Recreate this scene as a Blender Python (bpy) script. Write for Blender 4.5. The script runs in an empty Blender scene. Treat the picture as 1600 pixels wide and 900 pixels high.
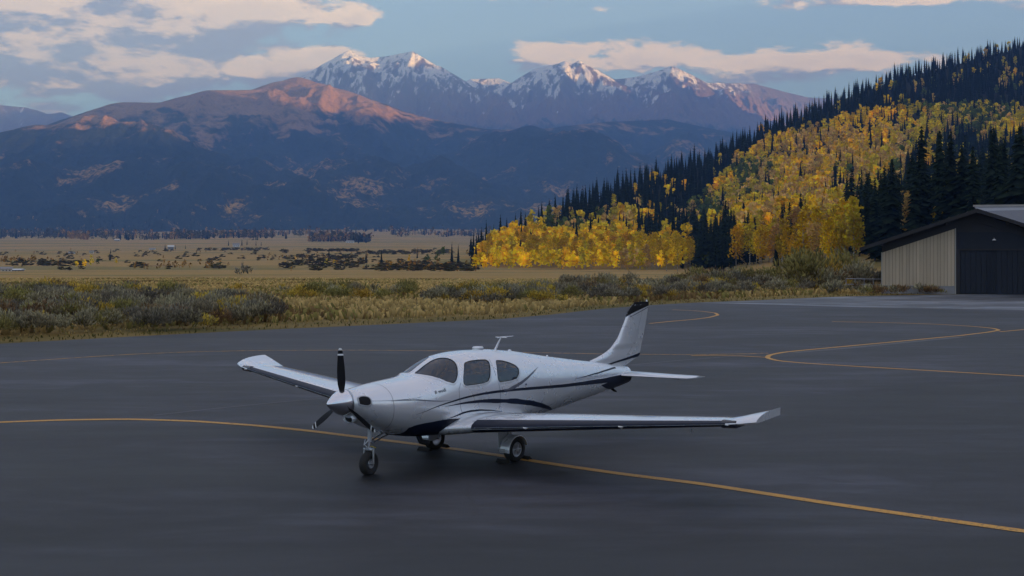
import bpy, bmesh, math, random
import numpy as np
from mathutils import Vector, Matrix
random.seed(7); rng = np.random.default_rng(7)
S = bpy.context.scene
COL = S.collection
R = math.radians

# ------------------------------------------------------------------ camera
F, H, YH = 1946.43, 3.612, 380.05          # focal length in photo pixels, eye height, horizon row
cam_d = bpy.data.cameras.new("camera"); cam = bpy.data.objects.new("camera", cam_d); COL.objects.link(cam)
cam.location = (0, 0, H); cam.rotation_euler = (R(90), 0, 0)
cam_d.lens = F / 1600 * 36; cam_d.sensor_width = 36
cam_d.shift_y = -(450 - YH) / 1600
cam_d.clip_start = 0.1; cam_d.clip_end = 60000
S.camera = cam

# ------------------------------------------------------------------ light
SUN_EL, SUN_AZ = 3.5, 115.5                # degrees; azimuth clockwise from +Y (the view direction)
S.view_settings.view_transform = 'Standard'; S.view_settings.look = 'None'
S.view_settings.exposure = 1.95; S.view_settings.gamma = 1.0
try: S.view_settings.use_curve_mapping = False
except Exception: pass
S.cycles.use_denoising = True
try: S.cycles.denoiser = 'OPENIMAGEDENOISE'
except Exception: pass
S.cycles.volume_bounces = 1; S.cycles.max_bounces = 8; S.cycles.transparent_max_bounces = 12
S.cycles.volume_step_rate = 4.0

sun_d = bpy.data.lights.new("sun", 'SUN'); sun = bpy.data.objects.new("sun", sun_d); COL.objects.link(sun)
sun_d.energy = 5.0; sun_d.angle = R(0.5); sun_d.color = (1.0, 0.70, 0.38)
_sd = Vector((math.sin(R(SUN_AZ)) * math.cos(R(SUN_EL)), math.cos(R(SUN_AZ)) * math.cos(R(SUN_EL)), math.sin(R(SUN_EL))))
sun.rotation_euler = _sd.to_track_quat('Z', 'Y').to_euler()
sun.location = _sd * 50

# ---- node helpers
class NT:
    def __init__(s, tree): s.t = tree
    def n(s, kind, **kw):
        nd = s.t.nodes.new(kind)
        for k, v in kw.items():
            if k.startswith('i_'):
                key = k[2:]; key = int(key) if key.isdigit() else key.replace('_', ' ')
                s.put(nd, key, v)
            else: setattr(nd, k, v)
        return nd
    def put(s, nd, key, v):
        inp = nd.inputs[key]
        if isinstance(v, bpy.types.NodeSocket): s.t.links.new(v, inp)
        elif isinstance(v, bpy.types.Node): s.t.links.new(v.outputs[0], inp)
        else:
            if hasattr(inp, 'default_value'):
                try: inp.default_value = v
                except Exception: inp.default_value = tuple(v) + (1.0,)
    def m(s, op, a, b=None, c=None, clamp=False):
        nd = s.t.nodes.new('ShaderNodeMath'); nd.operation = op; nd.use_clamp = clamp
        for i, v in enumerate((a, b, c)):
            if v is not None: s.put(nd, i, v)
        return nd.outputs[0]
    def vm(s, op, a, b=None):
        nd = s.t.nodes.new('ShaderNodeVectorMath'); nd.operation = op
        s.put(nd, 0, a)
        if b is not None: s.put(nd, 1, b)
        return nd.outputs[0]
    def mix(s, f, a, b, blend='MIX'):
        nd = s.t.nodes.new('ShaderNodeMix'); nd.data_type = 'RGBA'; nd.blend_type = blend
        s.put(nd, 0, f)
        for i, v in ((6, a), (7, b)):
            if isinstance(v, (tuple, list)): v = tuple(v)[:3] + (1.0,)
            s.put(nd, i, v)
        return nd.outputs[2]
    def ramp(s, f, stops, interp='LINEAR'):
        nd = s.t.nodes.new('ShaderNodeValToRGB'); nd.color_ramp.interpolation = interp
        e = nd.color_ramp.elements
        while len(e) < len(stops): e.new(0.5)
        for el, (p, c) in zip(e, stops):
            el.position = p; el.color = (c, c, c, 1) if isinstance(c, (int, float)) else tuple(c)[:3] + (1,)
        s.put(nd, 0, f)
        return nd.outputs[0]
    def noise(s, vec, scale, detail=4, rough=.55, dist=0.0, dims='3D'):
        nd = s.t.nodes.new('ShaderNodeTexNoise'); nd.noise_dimensions = dims
        s.put(nd, 'Vector', vec); nd.inputs['Scale'].default_value = scale
        nd.inputs['Detail'].default_value = detail; nd.inputs['Roughness'].default_value = rough
        nd.inputs['Distortion'].default_value = dist
        return nd.outputs[0]
    def smooth(s, v, lo, hi, a=0.0, b=1.0):
        nd = s.t.nodes.new('ShaderNodeMapRange'); nd.interpolation_type = 'SMOOTHSTEP'
        s.put(nd, 0, v)
        for i, x in enumerate((lo, hi, a, b)): s.put(nd, i + 1, x)
        return nd.outputs[0]

# ------------------------------------------------------------------ sky
world = bpy.data.worlds.new("World"); S.world = world; world.use_nodes = True
wt = world.node_tree; wt.nodes.clear(); W = NT(wt)
sky = W.n('ShaderNodeTexSky'); sky.sky_type = 'NISHITA'; sky.sun_disc = False
sky.sun_elevation = R(SUN_EL); sky.sun_rotation = R(SUN_AZ)
sky.altitude = 1800; sky.air_density = 1.0; sky.dust_density = 2.0; sky.ozone_density = 2.5
# cloud cover: a node group giving the thickness of cloud along a direction
cg = bpy.data.node_groups.new("cloud_cover", 'ShaderNodeTree')
cg.interface.new_socket("Vector", in_out='INPUT', socket_type='NodeSocketVector')
cg.interface.new_socket("Cover", in_out='OUTPUT', socket_type='NodeSocketFloat')
C_ = NT(cg); gi = C_.n('NodeGroupInput'); go = C_.n('NodeGroupOutput')
sp = C_.n('ShaderNodeSeparateXYZ', i_0=gi.outputs[0])
az = C_.m('ARCTAN2', sp.outputs[0], sp.outputs[1]); el = C_.m('ARCSINE', sp.outputs[2])
flat = C_.n('ShaderNodeCombineXYZ', i_0=C_.m('MULTIPLY', az, 1.0), i_1=C_.m('MULTIPLY', el, 2.9), i_2=0.0)
n1 = C_.noise(flat, 5.5, 7, .58, .35)
n2 = C_.noise(C_.vm('ADD', flat, (7.1, 3.3, 0)), 19.0, 8, .64, .3)
cov = C_.m('ADD', C_.m('MULTIPLY', C_.m('SUBTRACT', n1, .5), 2.3), C_.m('MULTIPLY', C_.m('SUBTRACT', n2, .5), 3.3))
BL = [(40, 40, 260, 62, 1.0), (300, 22, 170, 40, .75), (420, 14, 95, 24, .65), (150, 92, 230, 34, .45), (562, 32, 30, 15, .75),
      (60, 122, 170, 20, .55), (250, 118, 140, 20, .45), (430, 112, 95, 20, .8), (525, 84, 50, 16, .75), (250, 165, 300, 22, .35),
      (830, 76, 75, 17, .9), (1015, 74, 90, 21, 1.0), (930, 97, 200, 14, .7), (1180, 97, 140, 14, .7), (1330, 92, 95, 15, .85),
      (1240, 124, 190, 13, .65), (1420, -2, 260, 9, .9), (1180, 48, 14, 8, .5), (1500, 96, 60, 12, .3),
      (650, 45, 95, 45, -.9), (760, 110, 70, 30, -.35), (1150, 38, 420, 26, -.75), (1560, 60, 150, 30, -.5), (395, 62, 60, 14, -.55), (250, 47, 60, 10, -.25)]
acc = None
for (px, py, wx, wy, st) in BL:
    a0 = math.atan((px - 800) / F); e0 = math.atan((YH - py) / F * math.cos(a0))
    dx = C_.m('MULTIPLY', C_.m('SUBTRACT', az, a0), F / wx); dy = C_.m('MULTIPLY', C_.m('SUBTRACT', el, e0), F / wy)
    g = C_.m('EXPONENT', C_.m('MULTIPLY', C_.m('ADD', C_.m('MULTIPLY', dx, dx), C_.m('MULTIPLY', dy, dy)), -1.0))
    g = C_.m('MULTIPLY', g, st * (1.2 if px < 600 and st > 0 else .88)); acc = g if acc is None else C_.m('ADD', acc, g)
cov = C_.m('ADD', cov, C_.m('SUBTRACT', acc, .12))
cov = C_.m('ADD', cov, C_.smooth(el, .25, .6, 0.0, .30))      # the bank at the top of the picture goes on overhead
cg.links.new(cov, go.inputs[0])
tc = W.n('ShaderNodeTexCoord')
def cover(v):
    g = wt.nodes.new('ShaderNodeGroup'); g.node_tree = cg; W.put(g, 0, v); return g.outputs[0]
D0 = W.vm('NORMALIZE', tc.outputs['Generated'])
c0 = cover(D0)
c1 = cover(W.vm('NORMALIZE', W.vm('ADD', D0, (0.010, -0.003, 0.015))))
alpha = W.smooth(c0, 0.02, 0.50)
lf = W.noise(W.vm('MULTIPLY', D0, (1, 1, 2.2)), 26, 7, .62, .4)
lit = W.smooth(W.m('ADD', W.m('SUBTRACT', c0, c1), W.m('MULTIPLY', W.m('SUBTRACT', lf, .55), 2.6)), -0.42, 0.42)
thick = W.smooth(c0, 0.3, 1.3)
lit = W.m('MULTIPLY', lit, W.m('SUBTRACT', 1.0, W.m('MULTIPLY', thick, .25)))
ccol = W.mix(lit, (0.100, 0.098, 0.135), (0.42, 0.315, 0.225))
SKY_S = 0.13
skyc = W.vm('SCALE', sky.outputs[0]); wt.nodes[-1].inputs['Scale'].default_value = SKY_S
skyc = W.mix(.58, skyc, (.116, .147, .222))                # a high thin veil over the blue
fin = W.mix(W.m('MULTIPLY', alpha, .9), skyc, ccol)
bg = W.n('ShaderNodeBackground'); W.put(bg, 'Color', fin); bg.inputs['Strength'].default_value = 1.0
wo = W.n('ShaderNodeOutputWorld'); wt.links.new(bg.outputs[0], wo.inputs[0])

# ------------------------------------------------------------------ helpers
def tag(o, label=None, cat=None, group=None, kind=None):
    if label: o['label'] = label
    if cat: o['category'] = cat
    if group: o['group'] = group
    if kind: o['kind'] = kind
    return o
def link(name, me, parent=None):
    o = bpy.data.objects.new(name, me); COL.objects.link(o)
    if parent is not None: o.parent = parent
    return o
def mesh(name, verts, faces, mats=(), smooth=False):
    me = bpy.data.meshes.new(name); me.from_pydata([tuple(map(float, v)) for v in verts], [], [tuple(f) for f in faces])
    for m in (mats if isinstance(mats, (list, tuple)) else [mats]): me.materials.append(m)
    if smooth: me.polygons.foreach_set('use_smooth', [True] * len(me.polygons))
    me.update(); return me
def np_mesh(name, V, Q, mat, smooth=False, col=None):
    """V n x 3, Q m x k (k 3 or 4) -> mesh, fast; col n x 3 point colours"""
    me = bpy.data.meshes.new(name); V = np.asarray(V, np.float32); Q = np.asarray(Q, np.int32)
    m, k = Q.shape
    me.vertices.add(len(V)); me.vertices.foreach_set('co', V.ravel())
    me.loops.add(m * k); me.loops.foreach_set('vertex_index', Q.ravel())
    me.polygons.add(m); me.polygons.foreach_set('loop_start', np.arange(0, m * k, k, dtype=np.int32))
    if smooth: me.polygons.foreach_set('use_smooth', np.ones(m, bool))
    if col is not None:
        at = me.color_attributes.new('tint', 'FLOAT_COLOR', 'POINT')
        c4 = np.ones((len(V), 4), np.float32); c4[:, :3] = col; at.data.foreach_set('color', c4.ravel())
    me.materials.append(mat); me.update(calc_edges=True); me.validate(); return me
def grid_faces(nr, nc):
    i = np.arange(nr - 1)[:, None] * nc + np.arange(nc - 1)[None, :]
    return np.stack([i, i + 1, i + nc + 1, i + nc], -1).reshape(-1, 4)
def mat(name, build=None, color=(.5, .5, .5), rough=.6, metal=0.0, spec=.5, coat=0.0, coat_rough=.1):
    m = bpy.data.materials.new(name); m.use_nodes = True; t = m.node_tree
    b = t.nodes['Principled BSDF']; b.inputs['Base Color'].default_value = tuple(color) + (1,)
    b.inputs['Roughness'].default_value = rough; b.inputs['Metallic'].default_value = metal
    b.inputs['Specular IOR Level'].default_value = spec; b.inputs['Coat Weight'].default_value = coat
    b.inputs['Coat Roughness'].default_value = coat_rough
    if build: build(NT(t), b, t)
    return m
def bump(N, b, h, strength=.3, dist=.05):
    nd = N.n('ShaderNodeBump'); N.put(nd, 'Height', h); nd.inputs['Strength'].default_value = strength
    nd.inputs['Distance'].default_value = dist; N.t.links.new(nd.outputs[0], b.inputs['Normal'])
def posn(N):
    return N.n('ShaderNodeNewGeometry').outputs['Position']

# numpy noise ---------------------------------------------------------------
_PT = rng.random((256, 256))
def vnoise(x, y):
    xi = np.floor(x).astype(int); yi = np.floor(y).astype(int); fx = x - xi; fy = y - yi
    fx = fx * fx * fx * (fx * (fx * 6 - 15) + 10); fy = fy * fy * fy * (fy * (fy * 6 - 15) + 10)
    a = _PT[xi & 255, yi & 255]; b = _PT[(xi + 1) & 255, yi & 255]; c = _PT[xi & 255, (yi + 1) & 255]; d = _PT[(xi + 1) & 255, (yi + 1) & 255]
    return (a * (1 - fx) + b * fx) * (1 - fy) + (c * (1 - fx) + d * fx) * fy
def fbm(x, y, o=5, g=.5):
    s = 0; a = 1; t = 0
    for i in range(o):
        s = s + a * (vnoise(x + 17.3 * i, y + 9.1 * i) * 2 - 1); t += a; a *= g; x = x * 1.97 + .31 * y; y = y * 2.03 - .27 * x * .2
    return s / t
def ridged(x, y, o=5, g=.5):
    s = 0; a = 1; t = 0
    for i in range(o):
        s = s + a * (1 - abs(vnoise(x + 31.7 * i, y + 5.9 * i) * 2 - 1) * 2) ; t += a; a *= g; x = x * 2.07; y = y * 1.93
    return s / t

# ------------------------------------------------------------------ ground shape
def interp(x, pts): 
    p = np.array(pts, float); return np.interp(x, p[:, 0], p[:, 1])
ZPROF = [(0, 0), (88, 0), (100, -.12), (150, -.9), (300, -4.2), (600, -9.5), (900, -8.2), (1300, -7.4), (2000, -3.2), (3000, 11), (4000, 31), (4600, 45), (5200, 62), (9000, 150), (20000, 200)]
HB = [(560, 800), (700, 690), (740, 640), (900, 600), (1080, 545), (1150, 420), (1250, 330), (1350, 270), (1600, 225), (2200, 180), (3200, 150)]
HR_ = [(560, 801), (700, 720), (765, 760), (850, 860), (1000, 1080), (1280, 1450), (1600, 1750), (2200, 1900), (3200, 2000)]
HBY = [(560, 414), (740, 424), (1080, 421), (1200, 414), (1350, 402), (1600, 398), (2200, 396), (3200, 394)]
HRY = [(560, 410), (700, 404), (740, 398), (765, 388), (800, 372), (850, 352), (1000, 290), (1100, 256), (1200, 208), (1280, 172), (1330, 150), (1400, 124), (1500, 98), (1600, 72), (1800, 15), (2200, -60), (3200, -180)]
def ground_z(X, Y):
    X = np.asarray(X, float); Y = np.asarray(Y, float)
    z = interp(np.maximum(Y, 0), ZPROF)
    far = np.clip((Y - 250) / 1500, 0, 1)
    z = z + far * 5.0 * fbm(X / 900, Y / 900, 3) * np.clip(1 - (Y - 6000) / 6000, 0.2, 1)
    z = z + np.clip((Y - 100) / 150, 0, 1) * .35 * fbm(X / 40, Y / 40, 3)
    Ys = np.maximum(Y, 1.0); px = 800 + F * X / Ys
    yb = interp(px, HB); yr = interp(px, HR_); tb = (YH - interp(px, HBY)) / F; tr = (YH - interp(px, HRY)) / F
    s = np.clip((Y - yb) / (yr - yb), 0, 1)
    zh = H + np.minimum(Ys, yr) * (tb + (tr - tb) * s ** 1.12)
    zh = zh + (fbm(X / 130, Y / 130, 4) * 16 * np.sin(np.pi * s)) * np.clip((px - 800) / 300, 0, 1)
    zh = zh - np.maximum(Y - yr, 0) * .38
    w = np.clip((Y - yb) / 60 + .6, 0, 1)
    w = w * w * (3 - 2 * w) * (px > 560) * (Y > 60)
    fade = np.clip((px - 560) / 180, 0, 1); fade = fade * fade * (3 - 2 * fade)
    k = np.where(Y < yr, w, 1.0) * fade
    out = np.where(zh > z, z + (zh - z) * k, z)
    return np.where(Y > 60, out, z)
def ground_pt(px, py):
    """the place on the airfield's flat ground seen at a photo pixel"""
    Y = H * F / (py - YH); return (px - 800) / F * Y, Y
def at(px, py, Y): return ((px - 800) / F * Y, Y, H + (YH - py) * Y / F)

# ------------------------------------------------------------------ ground sheet
def gb(N, b, t):
    p = posn(N); s = N.n('ShaderNodeSeparateXYZ', i_0=p)
    big = N.noise(N.vm('MULTIPLY', p, (.0022, .011, 0)), 1.0, 4, .6)
    mid = N.noise(N.vm('MULTIPLY', p, (.012, .045, 0)), 1.0, 5, .62)
    fine = N.noise(p, 1.7, 5, .7)
    gold = N.mix(mid, (.30, .185, .058), (.52, .335, .115))
    green = N.mix(mid, (.16, .14, .040), (.27, .225, .075))
    c = N.mix(N.m('MULTIPLY', N.smooth(big, .47, .58), .75), gold, green)
    c = N.mix(N.smooth(mid, .60, .72), c, (.10, .055, .028))
    # mown verge beside the apron
    v = N.smooth(s.outputs[1], 60, 98, 1.0, 0.0)
    c = N.mix(N.m('MULTIPLY', v, N.smooth(mid, .3, .6)), c, (.085, .082, .026))
    # forest floor on the hill
    hf = N.smooth(s.outputs[2], 2.5, 14)
    hf = N.m('MULTIPLY', hf, N.smooth(s.outputs[0], 0, 60)); hf = N.m('MULTIPLY', hf, N.smooth(s.outputs[1], 2600, 2300))
    c = N.mix(hf, c, (.018, .02, .012))
    c = N.mix(N.m('MULTIPLY', fine, .4), c, N.mix(.45, c, (.02, .018, .01)))
    N.put(b, 'Base Color', c); b.inputs['Roughness'].default_value = .95; b.inputs['Specular IOR Level'].default_value = .1
    bump(N, b, fine, .6, .1)
M_ground = mat('ground_grass', gb)
# polar sheet round the camera: rings grow with distance
rr = np.concatenate([[0], np.geomspace(6, 200, 70), np.geomspace(204, 2600, 300), np.geomspace(2680, 18000, 70)])
th = np.concatenate([np.linspace(-34, 34, 300), np.linspace(36, 324, 110)]) * np.pi / 180
TH, RR = np.meshgrid(th, rr); side = np.clip((np.abs((np.degrees(TH) + 180) % 360 - 180) - 34) / 14, 0, 1)
RR = RR * (1 - side * (1 - 9000 / 18000) * np.clip(RR / 18000, 0, 1)); X = RR * np.sin(TH); Y = RR * np.cos(TH)
Z = ground_z(X, Y)
nr, nc = X.shape
Q = grid_faces(nr, nc); i = np.arange(nr - 1) * nc
Q = np.concatenate([Q, np.stack([i + nc - 1, i, i + nc, i + 2 * nc - 1], -1)])
sel = np.hypot(X, Y).ravel()
o = link('ground', np_mesh('ground', np.stack([X.ravel(), Y.ravel(), Z.ravel() - .0], -1), Q, M_ground, True)); tag(o, kind='structure')

# ------------------------------------------------------------------ mountains: heightfields grown from networks of ridge lines
def ridge_field(X, Y, segs, rd=60.0):
    """segs: (p, q, slope, w): ridge segments; the height falls away from them"""
    z = np.full(X.shape, -1e9)
    for (p, q, sl) in segs:
        px_, py_, pz = p; qx, qy, qz = q
        dx, dy = qx - px_, qy - py_; L = dx * dx + dy * dy + 1e-6
        t = np.clip(((X - px_) * dx + (Y - py_) * dy) / L, 0, 1)
        d = np.hypot(X - px_ - t * dx, Y - py_ - t * dy)
        zz = pz + (qz - pz) * t - (d * sl - rd * sl * (1 - np.exp(-d / rd)) * 0.8)
        z = np.maximum(z, zz)
    return z
def chain(pts, sl):
    P = [at(*p) for p in pts]; return [(P[i], P[i + 1], sl) for i in range(len(P) - 1)]
def build_range(name, segs, px0, px1, y0, y1, ncol, nrow, material, amp, sc, seed, base=-300, warp=300, rd=60.0):
    u = (np.linspace(px0, px1, ncol) - 800) / F; y = np.linspace(y0, y1, nrow)
    U, Yg = np.meshgrid(u, y); Xg = U * Yg
    wx = fbm(Xg / 1500 + seed, Yg / 1500, 4) * warp; wy = fbm(Xg / 1500, Yg / 1500 + seed + 5, 4) * warp
    zc = ridge_field(Xg, Yg, segs, rd)
    zw = ridge_field(Xg + wx, Yg + wy, segs, rd)
    dep = np.clip((interp(np.linspace(px0, px1, ncol), [(p0, y1 - 1) for p0 in (px0, px1)]) - Yg), 0, 1)
    # near the crest stay with the drawn skyline, lower down follow the warped field
    top = np.maximum.accumulate(np.where(np.isfinite(zc), (zc - H) / Yg, -1), axis=0).max(axis=0)[None, :]
    rel = np.clip((top - (zc - H) / Yg) / .018, 0, 1)
    z = zc * (1 - rel) + np.minimum(zw, H + top * Yg) * rel
    n = ridged(Xg / sc + seed, Yg / (sc * 1.7), 6, .55) - .15
    n2 = fbm(Xg / (sc * .16), Yg / (sc * .2) + seed, 4, .55)
    n = n + .38 * ridged(Xg / (sc * .34) + 3, Yg / (sc * .62) + seed, 4, .5)
    z = z + (n * amp + n2 * amp * .16) * (0.06 + .94 * rel)
    zg = np.maximum(interp(Yg, ZPROF) - 25, base)
    z = np.maximum(z, zg)
    me = np_mesh(name, np.stack([Xg.ravel(), Yg.ravel(), z.ravel()], -1), grid_faces(nrow, ncol), material, True)
    o = link(name, me); tag(o, kind='structure')
    return lambda px, Y_: float(z[min(nrow - 1, int((Y_ - y0) / (y1 - y0) * (nrow - 1))), min(ncol - 1, int((px - px0) / (px1 - px0) * (ncol - 1)))])

def mtn_front(N, b, t):
    p = posn(N); s = N.n('ShaderNodeSeparateXYZ', i_0=p); z = s.outputs[2]
    n = N.noise(p, .0022, 6, .6); n2 = N.noise(p, .009, 5, .65); n3 = N.noise(p, .05, 3, .6)
    forest = N.mix(n3, (.010, .018, .013), (.03, .042, .028))
    asp = N.smooth(N.m('ADD', N.m('MULTIPLY', n, .6), N.m('MULTIPLY', n2, .4)), .535, .60)
    asp = N.m('MULTIPLY', asp, N.smooth(n3, .38, .6))
    low = N.smooth(z, 500, 60)
    forest = N.mix(asp, forest, N.mix(low, (.34, .21, .10), (.55, .32, .07)))
    alp = N.mix(n2, (.22, .135, .075), (.42, .26, .14))
    alp = N.mix(N.smooth(n3, .55, .7), alp, (.11, .08, .06))
    tl = N.m('ADD', z, N.m('MULTIPLY', N.m('SUBTRACT', n, .5), 700)); tl = N.m('ADD', tl, N.m('MULTIPLY', N.m('SUBTRACT', n2, .5), 500))
    tl = N.m('ADD', tl, N.m('MULTIPLY', N.m('SUBTRACT', 9000, s.outputs[1]), .10))
    c = N.mix(N.smooth(tl, 830, 960), forest, alp)
    N.put(b, 'Base Color', c); b.inputs['Roughness'].default_value = .95; b.inputs['Specular IOR Level'].default_value = .1
    bump(N, b, N.noise(p, .012, 7, .68), .9, 48)
def mtn_back(N, b, t):
    p = posn(N); s = N.n('ShaderNodeSeparateXYZ', i_0=p); z = s.outputs[2]
    n = N.noise(N.vm('MULTIPLY', p, (1, 1, .5)), .002, 6, .6); n2 = N.noise(N.vm('MULTIPLY', p, (1, .45, .25)), .0075, 6, .66); n3 = N.noise(p, .03, 4, .6)
    rock = N.mix(n2, (.09, .075, .072), (.24, .18, .145))
    tan_ = N.mix(n2, (.15, .10, .075), (.30, .19, .12))
    c = N.mix(N.smooth(N.m('ADD', z, N.m('MULTIPLY', N.m('SUBTRACT', n, .5), 900)), 1500, 1900), tan_, rock)
    nz = N.n('ShaderNodeSeparateXYZ', i_0=N.n('ShaderNodeNewGeometry').outputs['Normal'])
    k = N.m('ADD', z, N.m('MULTIPLY', N.m('SUBTRACT', n2, .5), 1900)); k = N.m('ADD', k, N.m('MULTIPLY', N.m('SUBTRACT', n, .5), 700))
    k = N.m('ADD', k, N.m('MULTIPLY', nz.outputs[0], -420))
    snow = N.smooth(k, 1600, 1820)
    fl = N.noise(N.vm('MULTIPLY', p, (1, .35, .16)), .011, 6, .68)
    snow = N.m('MULTIPLY', snow, N.smooth(N.m('ADD', fl, N.m('MULTIPLY', N.m('SUBTRACT', z, 1950), .00022)), .455, .545))
    snow = N.m('MULTIPLY', snow, N.smooth(s.outputs[0], 3300, 2500))
    c = N.mix(snow, c, (.82, .84, .88))
    tl = N.m('ADD', z, N.m('MULTIPLY', N.m('SUBTRACT', n, .5), 800)); tl = N.m('ADD', tl, N.m('MULTIPLY', N.m('SUBTRACT', n3, .5), 250))
    c = N.mix(N.smooth(tl, 1150, 1300), (.018, .026, .02), c)
    N.put(b, 'Base Color', c); b.inputs['Roughness'].default_value = .9; b.inputs['Specular IOR Level'].default_value = .15
    bump(N, b, N.m('ADD', N.noise(N.vm('MULTIPLY', p, (1, .5, .4)), .01, 7, .68), N.m('MULTIPLY', n3, .3)), .9, 45)
M_front = mat('alpine_front', mtn_front); M_back = mat('alpine_snow', mtn_back)

FRONT = chain([(-800, 260, 8200), (-600, 215, 8400), (-450, 250, 8600), (-300, 230, 8600), (-60, 240, 8200), (100, 200, 8000), (135, 183, 8050), (190, 160, 8200), (250, 160, 8300), (330, 141, 8500), (400, 140, 9000), (440, 127, 9300), (466, 121, 9500),
               (497, 130, 9550), (530, 140, 9500), (575, 156, 9450), (630, 176, 9300), (700, 192, 9100), (770, 203, 8800), (860, 200, 8900), (950, 190, 9600), (1040, 186, 9900), (1130, 205, 9600), (1260, 225, 9300), (1500, 260, 9000), (1900, 290, 8800)], .42)
FRONT += chain([(466, 121, 9500), (490, 165, 8900), (540, 210, 8100), (600, 260, 7000), (640, 320, 5800)], .40)
FRONT += chain([(400, 140, 9000), (385, 170, 8500), (400, 215, 7700), (420, 270, 6700), (430, 330, 5600)], .40)
FRONT += chain([(330, 141, 8500), (300, 185, 7900), (300, 240, 7000), (330, 300, 5900), (345, 340, 5300)], .40)
FRONT += chain([(190, 160, 8200), (210, 200, 7600), (215, 250, 6900)], .40)
FRONT += chain([(-250, 260, 7000), (-40, 225, 6800), (30, 203, 6700), (60, 196, 6600), (130, 199, 6500), (225, 214, 6300), (265, 245, 5900), (300, 290, 5300), (330, 330, 4900)], .40)
FRONT += chain([(60, 196, 6600), (40, 240, 6100), (30, 290, 5400), (60, 330, 4900)], .38)
FRONT += chain([(-150, 300, 5200), (40, 313, 4900), (130, 322, 4800), (240, 340, 4700), (360, 352, 4600)], .30)
FRONT += chain([(700, 192, 9100), (740, 240, 8100), (760, 290, 6800), (770, 335, 5700)], .38)
FRONT += chain([(860, 200, 8900), (880, 240, 8000), (900, 290, 6800), (910, 335, 5700)], .38)
FRONT += chain([(830, 196, 7900), (870, 215, 7500), (930, 250, 7000)], .40)
FRONT += chain([(1040, 186, 9900), (1060, 230, 8800), (1070, 290, 7000), (1090, 335, 5700)], .38)
FRONT += chain([(1260, 225, 9300), (1280, 290, 7000)], .38)
FRONT += chain([(560, 262, 6400), (500, 285, 6000), (440, 310, 5400)], .36)
FRONT += chain([(690, 270, 6600), (730, 300, 6000)], .36)
RANGE_Z = build_range('foothill_range', FRONT, -700, 1700, 3900, 10800, 960, 340, M_front, 120, 700, 3.7)

BACK = chain([(-800, 175, 15500), (-620, 140, 15500), (-480, 185, 15500), (-300, 170, 15500), (-60, 172, 15500), (0, 165, 15500), (40, 168, 15500), (75, 178, 15600), (95, 175, 15600), (140, 192, 15700), (250, 215, 15800), (380, 190, 15600), (440, 160, 15400), (482, 121, 15200), (520, 95, 15000), (545, 78, 15000),
              (562, 87, 15050), (580, 91, 15100), (603, 88, 15200), (630, 83, 15100), (645, 81, 15000), (655, 87, 14950), (672, 100, 14900), (688, 104, 14850), (700, 113, 14800), (720, 124, 14700), (745, 142, 14500),
              (765, 150, 15000), (735, 124, 16200), (780, 122, 16200), (800, 130, 16000), (812, 124, 15800), (835, 108, 15300), (868, 101, 15100), (882, 96, 15000), (893, 101, 15050), (905, 95, 15000), (930, 108, 15000), (960, 124, 15200), (1000, 119, 15200), (1030, 110, 15000), (1050, 103, 14900),
              (1075, 114, 15000), (1105, 130, 15300), (1180, 131, 16500), (1230, 145, 16800), (1262, 152, 16900), (1400, 160, 17000), (1900, 170, 17000)], .62)
BACK += chain([(545, 78, 15000), (556, 110, 14400), (580, 150, 13600), (600, 200, 12600)], .62)
BACK += chain([(545, 78, 15000), (520, 120, 14300), (500, 170, 13300)], .6)
BACK += chain([(645, 81, 15000), (640, 120, 14300), (620, 160, 13500), (640, 210, 12200)], .62)
BACK += chain([(672, 100, 14900), (690, 140, 14100), (680, 190, 12800)], .6)
BACK += chain([(700, 113, 14800), (745, 150, 13900), (790, 190, 12900), (820, 215, 12000)], .55)
BACK += chain([(882, 96, 15000), (872, 140, 14100), (850, 180, 13000), (840, 215, 12000)], .6)
BACK += chain([(905, 95, 15000), (925, 140, 14200), (935, 180, 13200), (930, 215, 12200)], .6)
BACK += chain([(1050, 103, 14900), (1046, 130, 14300), (1040, 165, 13300), (1060, 205, 12200)], .55)
BACK += chain([(1105, 130, 15300), (1130, 165, 14300), (1140, 200, 13100)], .5)
BACK += chain([(75, 178, 15600), (60, 200, 14500), (20, 230, 13000)], .5)
BACK += chain([(0, 165, 15500), (-20, 200, 14500)], .5)
build_range('snow_mountain_range', BACK, -620, 1500, 10600, 18200, 1100, 380, M_back, 165, 470, 9.2, warp=220, rd=8.0)

# unseen ridge added sunward, crest shaped to shade the valley and place sun patches
AH, CH = np.array([math.sin(R(SUN_AZ)), math.cos(R(SUN_AZ))]), np.array([-math.cos(R(SUN_AZ)), math.sin(R(SUN_AZ))])
HRC = [(-7000, 800), (-2000, 1000), (0, 1150), (3000, 1300), (4300, 1150), (5000, 1170), (5600, 1900), (6500, 2000), (7050, 1560), (8300, 1520), (9300, 2280), (10500, 2500), (12000, 2700), (13300, 2690), (13900, 1790), (16500, 1720), (19000, 1500)]
cc = np.linspace(-6500, 16300, 340); aa = np.concatenate([np.linspace(-2700, 0, 40), np.linspace(60, 2000, 30)])     # distance from the crest
CC, AA = np.meshgrid(cc, aa)
hr = interp(CC, HRC) - 30 + 40 * fbm(CC / 400, CC * 0, 4)
k = np.where(AA < 0, (AA + 2700) / 2700, (2000 - AA) / 2000)
Zs = hr * k ** 1.1 + 90 * ridged(CC / 700, AA / 900, 5) * np.sin(np.pi * k) * (k < .9) - 15 * (k < .01)
AX = AA + interp(CC, [(-7000, 6000), (8800, 6000), (12000, 2200), (17000, 2200)])
Xs = CC * CH[0] + AX * AH[0]; Ys_ = CC * CH[1] + AX * AH[1]
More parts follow.
